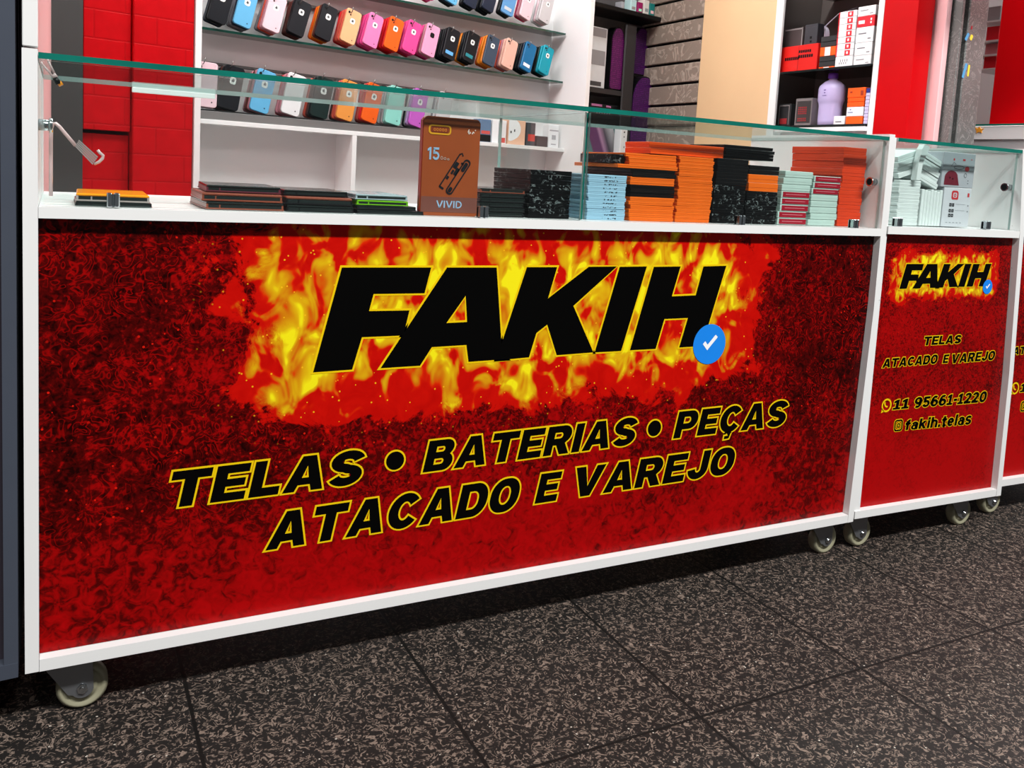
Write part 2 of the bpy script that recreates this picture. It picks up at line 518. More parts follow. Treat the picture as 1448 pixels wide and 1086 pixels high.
def line_map(W, xl, xr, z0l, z0r, hl, hr, sh):
    def f(u, v):
        k = u / W
        h = hl + (hr - hl) * k
        return xl + (xr - xl) * k + sh * v * h, z0l + (z0r - z0l) * k + v * h
    return f

# ------------------------------------------------------------------ the setting
def M_slat():
    m = bpy.data.materials.new('embossed_slat_board'); t = NT(m)
    o = t.obj()
    n1 = t.noise(o, 11., 2., .5, 1.2)
    d = t.m('ABSOLUTE', t.m('SUBTRACT', t.m('FRACT', t.m('MULTIPLY', n1, 4.)), .5))
    ln = t.smooth(d, .0, .25)
    c = t.mix(ln, (.40, .32, .265, 1), (.25, .195, .158, 1))
    t.out(c, .55, 0, .4, bump=ln, bstr=.3, bdist=.004)
    return m


def M_column():
    m = bpy.data.materials.new('scuffed_steel'); t = NT(m)
    o = t.obj()
    n1 = t.noise(o, 16., 3., .6, 1.5)
    d = t.m('ABSOLUTE', t.m('SUBTRACT', t.m('FRACT', t.m('MULTIPLY', n1, 7.)), .5))
    ln = t.m('MULTIPLY', t.m('SUBTRACT', 1., t.smooth(d, .03, .14)), .5)
    c = t.mix(ln, t.mix(t.noise(o, 5., 4.), (.075, .078, .075, 1), (.19, .195, .19, 1)), (.34, .35, .34, 1))
    t.out(c, .45, .3, .5)
    return m


def M_redblock():
    """red painted blockwork with shallow joints"""
    m = bpy.data.materials.new('red_painted_block'); t = NT(m)
    o = t.obj()
    mp = t.n('ShaderNodeMapping', {0: o, 'Rotation': (radians(90), 0, 0)}).outputs[0]
    br = t.n('ShaderNodeTexBrick', {'Vector': mp, 'Color1': (1, 1, 1, 1), 'Color2': (.8, .8, .8, 1), 'Mortar': (0, 0, 0, 1), 'Scale': 1., 'Mortar Size': .0035, 'Mortar Smooth': .3, 'Brick Width': .20, 'Row Height': .095})
    nz = t.noise(o, 24., 3.)
    c = t.mix(nz, (.36, .001, .003, 1), (.52, .002, .006, 1))
    c = t.mix(t.m('MULTIPLY', br.outputs['Fac'], .35), c, (.25, .001, .002, 1))
    h = t.m('ADD', t.m('MULTIPLY', br.outputs['Fac'], -1.), t.m('MULTIPLY', nz, .5))
    t.out(c, .4, 0, .12, bump=h, bstr=.3, bdist=.004)
    return m


REDBLOCK = M_redblock()
BEIGE = M('beige_plywood', (220, 184, 142), .5, 0, .4, .06, 3)
DARKIN = M('dark_shelf_lining', (96, 88, 85), .6, 0, .3, .1, 6)
PINKISH = M('pink_laminate', (226, 178, 180), .3, 0, .5, .02, 5)

bm = new(); rbox(bm, -1.6, -3.6, -.05, 6.5, 5.5, 0)
struct(mesh('floor', bm, M_floor()))

# back wall, 14 degrees askew
def back(name, boxes, mats):
    o = bxs(name, boxes, mats)
    o.location = P0; o.rotation_euler.z = TH
    return struct(o)

back('wall_back', [(-1.45, .16, 0, 2.9, .26, 2.9)], REDBLOCK)
s73, s117, s187, s275 = [bk(u, 150, 0)[0] for u in (72, 117.5, 187.5, 276)]
zs = bk(150, 187, 0)[1]
s117b, s187b = bk(117.5, 150, -.13)[0], bk(188, 150, -.145)[0]
zs = bk(150, 187, -.13)[1]
back('trim_1', [(-1.42, -.137, 0, bk(117.5, 150, -.137)[0] - .001, .05, 2.9)], DARKGREY)
back('trim_2', [(s117b, -.13, zs + .006, s187b - .003, .03, 2.9, .002)], REDBLOCK)
back('trim_3', [(s117b, -.112, 0, s187b - .003, .05, zs - .006, .002)], REDBLOCK)
back('trim_4', [(s187b, -.145, 0, -.770, .05, 2.9, .003)], REDBLOCK)

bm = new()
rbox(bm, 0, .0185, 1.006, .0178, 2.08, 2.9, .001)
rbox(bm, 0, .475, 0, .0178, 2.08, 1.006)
struct(mesh('wall_left', bm, M('white_laminate_red_bounce', (226, 176, 175), .3, 0, .5, .02, 5)))  # white panel; the red wall's reflection on it is painted in as pink

struct(bxs('trim_11', [(-.0005, 0, 1.0065, .0182, .018, 2.9, .001)], WORN))
# unseen slab and fascia over the shop, added to keep hall light out
struct(bxs('ceiling_light_block', [(-.4, .035, 2.9, 3.35, 5.0, 3.0)], WHITE2))
struct(bxs('fascia_light_block', [(-.4, .0, 2.32, 3.35, .03, 3.0)], WHITE2))
# right-hand wall: slat boards, plywood, white post, red end
bm = new()
zr0 = bp(938, 34, 'x', 3.0).z
ya, yb = 2.397, 2.95
pit = .1125
k0 = -16
for k in range(-16, 12):
    z0 = zr0 + k * pit
    if z0 + pit < .02: continue
    rbox(bm, 3.0, ya - .03, max(z0 + .007, 0), 3.018, yb, z0 + pit - .007, .003)
rbox(bm, 3.018, 2.36, 0, 3.04, yb, 2.9, 0, 1, 1)
struct(mesh('wall_right', bm, [M_slat(), BLACKP]))
struct(bxs('trim_5', [(2.985, 1.815, 0, 2.997, 2.365, 2.9, .002)], BEIGE))
struct(bxs('trim_6', [(2.975, 1.768, 0, 2.989, 1.8148, 2.9, .002)], WHITE))
yr = bp(1290, 100, 'x', 3.0).y
xr2 = bp(1313, 100, 'y', yr).x
bm = new(); rbox(bm, 3.0, yr, 0, xr2, 1.2085, 2.9, .002)
struct(mesh('trim_7', bm, REDWALL))
yw = bp(1330, 100, 'x', xr2 + .012).y
xw = bp(1337, 100, 'y', yw).x
struct(bxs('trim_8', [(xr2 + .012, yw, 0, xw, 1.15, 2.9, .002)], PINKISH))
xk = xw + .012
yk = bp(1346, 100, 'x', xk).y
struct(bxs('trim_9', [(xk, yk, 0, xk + .05, 1.15, 2.9, .004)], BLACKP))
# metal pillar with old stickers
yc = yk - .02
xc0 = bp(1347, 100, 'y', yc).x; xc1 = bp(1355.5, 100, 'y', yc).x; xc2 = bp(1361, 100, 'y', yc).x; xc3 = bp(1392, 60, 'y', yc).x
STEELC = M_column()
struct(bxs('pillar', [(xc0 + .02, yc + .0, 0, xc1, yc + .09, 2.9, .002), (xc2, yc - .004, 0, xc3, yc + .10, 2.9, .004), (xc1, yc + .03, 0, xc2, yc + .09, 2.9)], [STEELC]))
BLUEST = M('blue_sticker', (70, 140, 185), .5); YELST = M('yellow_sticker', (215, 190, 60), .5); REDST = M('red_sticker', (150, 30, 40), .5)
for u, v, w, h, rot, mt, lb in [
        (1367.5, 52, .012, .032, -.5, BLUEST, 'small blue sticker scrap, upper one on the grey steel pillar'),
        (1373.5, 53, .014, .022, -.4, YELST, 'small yellow sticker scrap, upper one on the grey steel pillar'),
        (1364, 100, .013, .06, -.25, BLUEST, 'small blue sticker scrap, lower one on the grey steel pillar'),
        (1369.5, 100, .010, .045, -.05, YELST, 'small yellow sticker scrap, lower one on the grey steel pillar'),
        (1374, 39, .008, .014, -.2, REDST, 'small dark red sticker dot on the grey steel pillar')]:
    p = bp(u, v, 'y', yc - .0045)
    bm = new()
    c, s = cos(rot), sin(rot)
    pts = [(p.x + a * c - b * s, p.z + a * s + b * c) for a, b in rr(-w / 2, -h / 2, w / 2, h / 2, min(w, h) * .35, 4)]
    prism(bm, pts, yc - .0052, yc - .0036)
    tag(mesh('sticker', bm, mt), lb, 'sticker', 'old stickers on the steel pillar')

# the neighbouring stall on the right
struct(bxs('wall_neighbour', [(4.9, -.4, 0, 5.0, 4.2, 2.9), (3.2, 3.4, 0, 5.0, 3.5, 2.9)], WHITE2))
yn = bp(1411, 60, 'x', 3.9).y
struct(bxs('trim_10', [(3.9, .2, 0, 3.98, yn, 2.9, .003)], REDWALL))

# ------------------------------------------------------------------ counters
INV = {}


def par(o, t):
    o.parent = t
    if t.name in INV: o.matrix_parent_inverse = INV[t.name]
    return o


def cthing(name, label, cat, loc, group=None):
    t = thing(name, label, cat, loc, 0, group)
    INV[t.name] = Matrix.Translation(-Vector(loc))
    return t


def cmesh(name, bm, mats, t, **kw): return par(mesh(name, bm, mats, None, **kw), t)


def cbxs(name, boxes, mats, t, **kw):
    return par(bxs(name, boxes, mats, None, **kw), t)


def cpane(name, *a):
    o = pane(name, *a[:6], None, *a[7:])
    return par(o, a[6])


def caster(x, y, zt, t):
    bm = new()
    rbox(bm, -.036, -.028, zt - .006, .036, .028, zt - .0005, .002)          # plate
    cyl(bm, (0, 0, zt - .012), (0, 0, zt - .006), .022, 18)
    for s in (-1, 1):
        pts = [(-.034, zt - .012), (-.026, zt - .020), (.006, .030)] + arc(.026, .037, .016, .016, 215, 350, 8) + [(.040, zt - .012)]
        prism(bm, pts, s * .0165 - .0012, s * .0165 + .0012)
    rbox(bm, -.03, -.0165, zt - .016, .038, .0165, zt - .011)
    fork = par(mesh('caster', bm, STEEL), t); fork.location = (x, y, 0)
    bm = new()
    R_ = .0368
    prof = [(.006, -.0135), (.020, -.0135), (.022, -.010), (.027, -.010), (.030, -.0135), (R_ - .004, -.013), (R_, -.008), (R_, .008), (R_ - .004, .013), (.030, .0135), (.027, .010), (.022, .010), (.020, .0135), (.006, .0135)]
    lathe(bm, prof, 32, (.026, 0, R_), 'y')
    w = mesh('wheel', bm, CREAM, fork); w['label'] = 'cream nylon wheel'
    bm = new(); cyl(bm, (.026, -.024, R_), (.026, .024, R_), .0045, 8); cyl(bm, (.026, -.021, R_), (.026, -.0178, R_), .008, 6); cyl(bm, (.026, .0178, R_), (.026, .021, R_), .008, 6)
    mesh('axle_bolt', bm, CHROME, fork)


def clip(x, y, z, t):
    bm = new(); rbox(bm, x - .0085, y - .007, z, x - .0012, y + .010, z + .021, .0015); rbox(bm, x + .0012, y - .007, z, x + .0085, y + .010, z + .021, .0015)
    rbox(bm, x - .0085, y + .003, z, x + .0085, y + .010, z + .019)
    cmesh('glass_clip', bm, CHROME, t)


def knob(x0, x1, y, z, t):
    bm = new(); cyl(bm, (x0, y, z), (x1, y, z), .008, 16); e = (x1 - x0) * .25
    cyl(bm, (x1 - e, y, z), (x1, y, z), .0105, 16)
    cmesh('glass_knob', bm, CHROME, t)


def rail_prism(x0, x1, zl, zr, h, y0, y1):
    bm = new(); prism(bm, [(x0, zl), (x1, zr), (x1, zr + h), (x0, zl + h)], y0, y1); return bm


YP = .018          # printed panel is set back behind the frame
t1 = cthing('display_counter', 'long white wheeled glass display counter with large red fire print', 'counter', (.85, .22, 0))
bm = new(); prism(bm, [(.0, .101), (.018, .101), (.018, 1.004), (-.001, 1.004)], 0, .46)
cmesh('side_panel', bm, WORN, t1)
bm = new(); prism(bm, [(1.686, .0945), (1.704, .0945), (1.7205, .60), (1.716, 1.006), (1.699, 1.006), (1.7025, .60)], 0, .46)
cmesh('side_panel', bm, WORN, t1)
cmesh('bottom_rail', rail_prism(.0185, 1.6855, .1006, .0948, .0185, .0, .45), WORN, t1)
bm = new(); prism(bm, [(.0185, .772), (1.7015, .7745), (1.7015, .791), (.0185, .788)], -.001, .45)
cmesh('ledge', bm, WHITE, t1)
bm = new(); prism(bm, [(.0182, .12), (1.6865, .1142), (1.7018, .60), (1.7015, .7735), (.0182, .7715)], YP, YP + .012)
panel1 = cmesh('front_panel', bm, None or M_panel('fire_print', .83, .62, .40, .085, .105, 1.), t1)
panel1['label'] = 'printed red front panel'
cbxs('rear_panel', [(.0185, .44, .12, 1.686, .449, .77)], WHITE2, t1)
cpane('top_glass', .0188, .0, .9915, 1.6985, .46, 1.0, t1, lambda n: n.y < -.5, TOPGLASS)
NOG = lambda n: False
cpane('front_glass', .022, .010, .7908, .905, .016, .9905, t1, NOG)
cpane('front_glass', .9135, .010, .7918, 1.698, .016, .9905, t1, NOG)
cpane('glass_divider', .9055, .017, .7915, .9125, .385, .990, t1, lambda n: n.y < -.5)
for u, v in ((160, 285), (683, 305), (1047, 313), (1208, 316)):
    p = bp(u, v, 'y', .01); clip(p.x, .010, .7895, t1)
knob(.0182, .036, .03, .902, t1); knob(1.702, 1.681, .03, .897, t1)
bm = new(); rbox(bm, .165, .452, .9815, .315, .460, .9912, .001)
cmesh('rear_rail', bm, WHITE, t1)
for x in (.05, 1.646):
    caster(x, .06, .1004 if x < 1 else .0946, t1); caster(x, .39, .1004 if x < 1 else .0946, t1)


def narrow_counter(label, dx, dy, group):
    t = cthing('display_counter', label, 'counter', (1.98 + dx, .22 + dy, 0), group)
    X = lambda p: [(a + dx, b) for a, b in p]
    a0 = .005
    bm = new(); prism(bm, X([(1.7095, .0995), (1.729, .0995), (1.7275, .62), (1.7275, 1.0), (1.7222, 1.0), (1.7222, .62)]), dy + a0, dy + .46)
    cmesh('side_panel', bm, WORN, t)
    bm = new(); prism(bm, X([(2.2385, .0895), (2.257, .0895), (2.2495, .42), (2.2255, .79), (2.199, 1.003), (2.182, 1.003), (2.2085, .79), (2.232, .42)]), dy, dy + .46)
    cmesh('side_panel', bm, WORN, t)
    bm = rail_prism(1.7095 + dx, 2.238 + dx, .0995, .0898, .0185, dy + .001, dy + .45)
    cmesh('bottom_rail', bm, WORN, t)
    bm = new(); prism(bm, X([(1.7235, .780), (2.2065, .778), (2.2065, .7955), (1.7235, .7975)]), dy - .0005, dy + .45)
    cmesh('ledge', bm, WHITE, t)
    bm = new(); prism(bm, X([(1.7285, .117), (2.238, .108), (2.231, .42), (2.208, .778), (1.7278, .7795)]), dy + YP, dy + YP + .012)
    pan = cmesh('front_panel', bm, M_panel('fire_print_narrow', 1.965 + dx, .68, .150, .03, .036, 1.9, .14), t)
    pan['label'] = 'printed red front panel'
    cbxs('rear_panel', [(1.73 + dx, .44 + dy, .118, 2.20 + dx, .449 + dy, .777)], WHITE2, t)
    bm = new()
    cpane('top_glass', 1.728 + dx, dy, .9915, 2.181 + dx, .46 + dy, 1.0, t, lambda n: n.y < -.5, TOPGLASS)
    cpane('front_glass', 1.729 + dx, .010 + dy, .798, 2.180 + dx, .016 + dy, .9905, t, NOG)
    for x in (1.766, 2.087): clip(x + dx, .01 + dy, .7968, t)
    knob(1.729 + dx, 1.75 + dx, .03 + dy, .905, t); knob(2.193 + dx, 2.168 + dx, .03 + dy, .905, t)
    for x in (1.764, 2.147):
        z = .0992 if x < 2 else .0912
        caster(x + dx, .06 + dy, z, t); caster(x + dx, .39 + dy, z, t)
    return t, pan


t2, panel2 = narrow_counter('narrow white wheeled glass counter with phone number printed on red panel', 0, 0, None)
t3, panel3 = narrow_counter('white wheeled counter cut off by the right edge of view', .549, .028, None)

# ---- printing on the panels
yy = YP - .0004; yk_ = YP - .0008
BIGL = {
 'F': [(168, 97), (86, 395), (197, 387), (225, 295), (343, 290), (360, 219), (245, 221), (258, 172), (403, 170), (422, 97)],
 'A': [(467, 97), (278, 383), (390, 376), (424, 323), (522, 317), (528, 365), (640, 357), (622, 318), (608, 97)],
 'K': [(694, 96), (606, 361), (700, 352), (721, 283), (752, 259), (779, 346), (883, 338), (826, 206), (950, 94), (870, 95), (754, 185), (780, 96)],
 'I': [(958, 95), (887, 338), (962, 334), (1035, 94)],
 'H': [(1055, 95), (987, 332), (1060, 328), (1085, 243), (1152, 240), (1127, 324), (1192, 320), (1261, 92), (1196, 94), (1174, 176), (1106, 179), (1131, 94)],
}
AHOLE = [(520, 177), (465, 255), (524, 252)]
def w1(p):
    q = bp(400 + p[0] / 2.011, 330 + p[1] / 2.011, 'y', yk_); return (q.x, q.z)
logo = []
for k, pl in BIGL.items():
    o = [w1(p) for p in pl]
    if area(o) < 0: o = o[::-1]
    h = [[w1(p) for p in AHOLE]] if k == 'A' else []
    logo.append((o, h))
ident = lambda a, b: (a, b)
print_shapes('logo_outline', logo, ident, yy, YELLOW, panel1, .0035)
print_shapes('logo_lettering', logo, ident, yk_, BLACKINK, panel1, step=.00005)
BADGE = M('badge_blue', (22, 128, 226), .4, 0, .3); BADGEW = M('badge_white', (238, 240, 242), .4, 0, .3)
def badge(panel, cx, cz, rx, y):
    rz = rx
    pts = [(cx + rx * 1.0 * cos(a), cz + rz * 1.0 * sin(a)) for a in [2 * pi * i / 72 for i in range(72)]]
    o = print_shapes('check_badge', [(pts, [])], ident, y - .0003, BADGE, panel, 0, 'blue round badge')
    ck = [(-.42, .02), (-.28, .16), (-.12, -.02), (.34, .46), (.48, .34), (-.12, -.30)]
    print_shapes('check_mark', [([(cx + a * rx, cz + b * rz) for a, b in ck], [])], ident, y - .0006, BADGEW, panel)
badge(panel1, bp(1002.8, 486.5, 'y', YP).x, bp(1002.8, 486.5, 'y', YP).z, .0425, yk_)
# the same logo on a narrow panel
(ox, oz), (ux, uz) = (.41, .529), ((2.126 - 1.801) / .84, .061 / .178)
def small_logo(panel, dx, dy):
    mp = lambda a, b: (1.801 + dx + (a - ox) * ux, .650 + (b - oz) * uz)
    print_shapes('logo_outline', logo, mp, yy + dy, YELLOW, panel, .0022)
    print_shapes('logo_lettering', logo, mp, yk_ + dy, BLACKINK, panel, step=.00005)
    p = bp(1396, 405.5, 'y', YP); badge(panel, p.x + dx, p.z, .0185, yk_ + dy)
small_logo(panel2, 0, 0); small_logo(panel3, .549, .028)


def text_line(panel, words, crop, sh, ol, dx=0, dy=0):
    """words: (text, left point, right point, base-left, base-right, top-left, top-right) in photo crops, unprojected to the panel"""
    cx, cy, k = crop
    W_ = lambda p: bp(cx + p[0] / k, cy + p[1] / k, 'y', YP)
    for txt, lp, rp, bl, br, tl, tr in words:
        lp, rp, bl, br, tl, tr = [W_(p) for p in (lp, rp, bl, br, tl, tr)]
        wd, gl = word(txt)
        zb = lambda x: bl.z + (br.z - bl.z) * (x - bl.x) / (br.x - bl.x)
        zt = lambda x: tl.z + (tr.z - tl.z) * (x - tl.x) / (tr.x - tl.x)
        xl = lp.x - sh * (lp.z - zb(lp.x)); xr = rp.x - sh * (rp.z - zb(rp.x))
        f = line_map(wd, xl + dx, xr + dx, zb(xl), zb(xr), zt(xl) - zb(xl), zt(xr) - zb(xr), sh)
        pcs = [([f(*p) for p in o], [[f(*p) for p in h] for h in hs]) for o, hs in gl]
        print_shapes('lettering_outline', pcs, ident, yy + dy, YELLOW, panel, ol)
        print_shapes('lettering', pcs, ident, yk_ + dy, BLACKINK, panel)


def bullet(cx, cy, r):
    return ('*', (cx - r, cy), (cx + r, cy), (cx - r, cy + r), (cx + r, cy + r - 4), (cx - r, cy - r), (cx + r, cy - r - 4))


C5 = (220, 540, 1.574)
text_line(panel1, [('TELAS', (40, 198), (464, 180), (90, 273), (430, 229), (60, 197), (440, 152)),
                   ('BATERIAS', (594, 201), (1068, 115), (605, 200), (1045, 141), (612, 131), (1050, 80)),
                   ('PEÇAS', (1151, 127), (1402, 80), (1160, 125), (1380, 99), (1166, 66), (1390, 42))], C5, .2, .0032)
text_line(panel1, [('ATACADO', (244, 375), (808, 250), (300, 366), (770, 289), (300, 286), (790, 214)),
                   ('E', (843, 271), (906, 198), (850, 270), (895, 263), (855, 205), (900, 199)),
                   ('VAREJO', (937, 192), (1288, 172), (965, 252), (1270, 205), (945, 190), (1265, 147))], C5, .2, .0032)
dots = []
for u, v, r in ((533, 175, .0165), (1110, 103, .0165)):
    q = bp(220 + u / 1.574, 540 + v / 1.574, 'y', YP); dots = [(ell(q.x, q.z, r, r), [])]
    print_shapes('bullet_outline', dots, ident, yy, YELLOW, panel1, .0032)
    print_shapes('bullet_dot', dots, ident, yk_, BLACKINK, panel1)
C3 = (1200, 330, 3.504)
def narrow_text(panel, dx, dy):
    text_line(panel, [('TELAS', (378, 510), (556, 530), (400, 553), (535, 545), (400, 510), (545, 503))], C3, .17, .0017, dx, dy)
    text_line(panel, [('ATACADO', (164, 668), (440, 622), (190, 664), (420, 646), (200, 620), (430, 600)),
                      ('E', (464, 643), (499, 600), (466, 643), (495, 641), (470, 601), (498, 598)),
                      ('VAREJO', (515, 594), (724, 605), (545, 641), (700, 628), (530, 597), (710, 582))], C3, .17, .0017, dx, dy)
    text_line(panel, [('11', (217, 872), (294, 866), (225, 873), (285, 867), (228, 825), (290, 818)),
                      ('95661-1220', (320, 862), (682, 812), (335, 864), (660, 836), (335, 812), (665, 783))], C3, .17, .0018, dx, dy)
    text_line(panel, [('fakih.telas', (275, 975), (607, 925), (285, 974), (590, 946), (300, 922), (590, 890))], C3, .15, .0017, dx, dy)
    # speech-bubble and camera icons
    q = bp(1200 + 187 / 3.504, 330 + 852 / 3.504, 'y', YP); x, z, r = q.x + dx, q.z, .017
    ring = [(ell(x, z, r, r), [ell(x, z, r * .74, r * .74)]), ([(x - r * .98, z - r * 1.05), (x - r * .35, z - r * .86), (x - r * .86, z - r * .35)], []),
            ([(x - r * .35 + a * r, z + b * r) for a, b in stroke(arc(.45, .35, .5, .55, 165, 285, 8), .12, .12)], [])]
    print_shapes('bubble_icon', ring, ident, yk_ + dy, YELLOW, panel)
    q = bp(1200 + 246 / 3.504, 330 + 951 / 3.504, 'y', YP); x, z, r = q.x + dx, q.z, .0145
    cm = [(rr(x - r, z - r, x + r, z + r, r * .5), [rr(x - r * .72, z - r * .72, x + r * .72, z + r * .72, r * .3)]), (ell(x, z, r * .42, r * .42), [ell(x, z, r * .2, r * .2)])]
    print_shapes('camera_icon_outline', cm, ident, yy + dy, YELLOW, panel, .0016)
    print_shapes('camera_icon', cm, ident, yk_ + dy, BLACKINK, panel)
narrow_text(panel2, 0, 0); narrow_text(panel3, .535, .028)

# ------------------------------------------------------------------ wall unit with the phone cases
def bthing(name, label, cat, group=None):
    return thing(name, label, cat, P0, TH, group)


def lbxs(name, boxes, mats, t): return bxs(name, boxes, mats, t)


wu = bthing('wall_display_unit', 'tall white wall unit with hook rows above open cubbies', 'shelving')
SL, SR = -.744, 1.213                         # inner faces of its sides
BK = .12                                      # back board
zb0 = bk(284, 167.6, -.02)[1]
lbxs('side_panel', [(SL - .023, -.15, 0, SL, BK + .02, 2.6, .001)], WHITE2, wu)
lbxs('side_panel', [(SR, -.15, 0, SR + .03, BK + .02, 2.6, .001)], WHITE2, wu)
lbxs('back_board', [(SL, BK, .0, SR, BK + .02, 2.6)], WHITE2, wu)
lbxs('shelf', [(SL, -.02, zb0 - .018, SR, BK, zb0, .001)], WHITE2, wu)
sd = bk(496.5, 250, -.02)[0]
lbxs('divider', [(sd, -.02, .1, sd + .022, BK, zb0 - .018, .001)], WHITE2, wu)
lbxs('divider', [(.62, -.02, .1, .642, BK, zb0 - .018, .001)], WHITE2, wu)
lbxs('shelf', [(SL, -.02, .50, SR, BK, .52, .001)], WHITE2, wu)
ALU = M('brushed_aluminium', (150, 147, 146), .35, .7, .5, .12, 4)
zl = bk(284, 156, 0)[1]
lbxs('fascia', [(SL + .001, -.012, zb0 + .0005, .50, .004, zl, .001)], ALU, wu)
DGREEN = M('green_glass_shelf', (16, 62, 52), .12, 0, .6, .3, 5)
lbxs('glass_shelf', [(SL + .001, -.008, zl + .0008, .50, BK - .001, zl + .006)], M('dark_shelf_strip', (24, 24, 25), .3), wu)
zs2 = bk(283, 36.5, .02)[1]; zs1 = bk(680, 22.5, .02)[1]
for z in (zs2, zs1):
    lbxs('glass_shelf', [(SL + .001, .01, z - .012, SR - .01, BK - .001, z - .003)], DGREEN, wu)

TZ2, TZ3 = 1.508, 1.222
TZ1 = TZ2 + (zs1 - zs2)
ROW2 = [-.171 - .108 * k for k in (4, 3, 2, 1)] + [-.171, -.058, .052, .156, .252, .352, .467, .584, .706, .822, .946, 1.066]
ROW2[0] = bk(312, -22, 0)[0] ; ROW2[1] = bk(347, -18, 0)[0]; ROW2[2] = bk(388, -12, 0)[0]; ROW2[3] = bk(424, -4, 0)[0]
ROW3 = [-.68, -.573, -.441, -.31, -.183, -.063, .061, .174, .302, .44]
ROW1 = ROW2[8:]
RAILM = M('hook_rail_steel', (120, 118, 116), .3, .8)


def hook_rail(z, ss, front):
    r = lbxs('hook_rail', [(SL + .004, .098, z - .008, SR - .06, .106, z + .004, .002)], RAILM, wu)
    for s in ss:
        bm = new()
        tube(bm, [(s, .104, z - .002), (s, .05, z - .010), (s, front - .006, z - .016), (s + .001, front - .014, z - .008), (s + .003, front - .016, z + .006)], .0018, 6)
        mesh('hook', bm, RAILM, r)
    return r


hook_rail(TZ2, ROW2, 0); hook_rail(TZ3, ROW3, 0); hook_rail(TZ1, ROW1, 0)

CW, CH, CT = .073, .144, .0095
STICK = M('case_sticker', (232, 230, 226), .5)
INK = M('sticker_print', (60, 62, 66), .5)


def case_mesh(mname):
    """phone case: rounded tray open towards the phone, camera hole in the corner it hangs by"""
    bm = new()
    o = rr(-CW / 2, -CH / 2, CW / 2, CH / 2, .011, 5)
    q = rr(-CW / 2 + .0016, -CH / 2 + .0016, CW / 2 - .0016, CH / 2 - .0016, .0095, 5)
    b = rr(-CW / 2 + .0018, -CH / 2 + .0018, CW / 2 - .0018, CH / 2 - .0018, .010, 5)
    loops = [(b, -CT / 2), (o, -CT / 2 + .0022), (o, CT / 2), (q, CT / 2), (q, -CT / 2 + .003)]
    rg = [[bm.verts.new((x, y, z)) for x, z in p] for p, y in loops]
    n = len(o)
    for A, B in zip(rg, rg[1:]):
        for i in range(n): bm.faces.new((A[i], A[(i + 1) % n], B[(i + 1) % n], B[i]))
    bm.faces.new(rg[0][::-1]); bm.faces.new(rg[-1])
    bmesh.ops.recalc_face_normals(bm, faces=bm.faces)
    me = bpy.data.meshes.new(mname); bm.to_mesh(me); bm.free()
    return me


PAL = {'black': (17, 19, 25), 'navy': (28, 38, 58), 'light blue': (100, 178, 222), 'pale pink': (240, 205, 214), 'peach': (246, 182, 132), 'pink': (240, 130, 186),
       'orange': (246, 96, 14), 'red': (222, 22, 34), 'hot pink': (244, 74, 150), 'baby pink': (246, 164, 200), 'slate': (62, 76, 94), 'blush': (238, 184, 166),
       'blue': (18, 110, 164), 'teal': (12, 160, 182), 'dark green': (10, 34, 32), 'white': (234, 232, 234), 'tan orange': (236, 150, 66), 'mint': (142, 212, 200),
       'violet': (196, 92, 196), 'magenta': (206, 30, 90), 'grey': (128, 126, 134), 'brown': (88, 40, 34), 'coral': (226, 92, 72), 'amber': (230, 130, 30), 'dusty rose': (196, 128, 140),
       'steel blue': (96, 152, 204), 'clear': (206, 200, 202), 'lilac': (186, 150, 206)}
CASE = {}


def case_of(c):
    if c not in CASE:
        CASE[c] = case_mesh('phone_case_' + c.replace(' ', '_'))
        CASE[c].materials.append(M('case_' + c.replace(' ', '_'), tuple(x * .9 for x in PAL[c]), .38, 0, .25, .03, 40))
    return CASE[c]


# shared part meshes
def part_mesh(name, polys, y0, y1, mat):
    bm = new()
    for p in polys: prism(bm, p, y0, y1)
    bmesh.ops.recalc_face_normals(bm, faces=bm.faces)
    me = bpy.data.meshes.new(name); bm.to_mesh(me); bm.free(); me.materials.append(mat); return me


yb_ = -CT / 2
ME_STICK = part_mesh('sticker', [rr(-.012, .012, .011, .035, .007, 5)], yb_ - .0006, yb_ + .0002, STICK)
ME_STKDK = part_mesh('sticker_dark', [rr(-.012, .012, .011, .035, .007, 5)], yb_ - .0006, yb_ + .0002, BLACKP)
ME_MARK = part_mesh('sticker_mark', [rr(-.0055, .019, .0045, .028, .0035, 4), R4(-.002, .0275, .001, .031)], yb_ - .0009, yb_ - .0005, INK)
ME_CAM = part_mesh('camera_hole', [ell(-.0245, .055, .0055, .0055, 12), ell(-.016, .046, .0036, .0036, 10)], yb_ - .0004, yb_ + .0002, BLACKP)
ME_PORT = part_mesh('strap_hole', [ell(.018, -.055, .0024, .0024, 10)], yb_ - .0004, yb_ + .0002, BLACKP)
ME_LAB = {c: part_mesh('paper_label', [R4(-.024, -.052, .020, -.036)], yb_ - .0007, yb_ + .0002, M('label_' + c, rgb, .5))
          for c, rgb in (('blue', (90, 160, 214)), ('teal', (20, 120, 130)), ('white', (226, 230, 236)), ('silver', (180, 184, 190)))}


def child(me, name, par_):
    o = bpy.data.objects.new(name, me); COL.objects.link(o); o.parent = par_
    o.rotation_euler = (0, 0, 0); return o


POSN = ['front', 'second', 'third', 'rearmost']


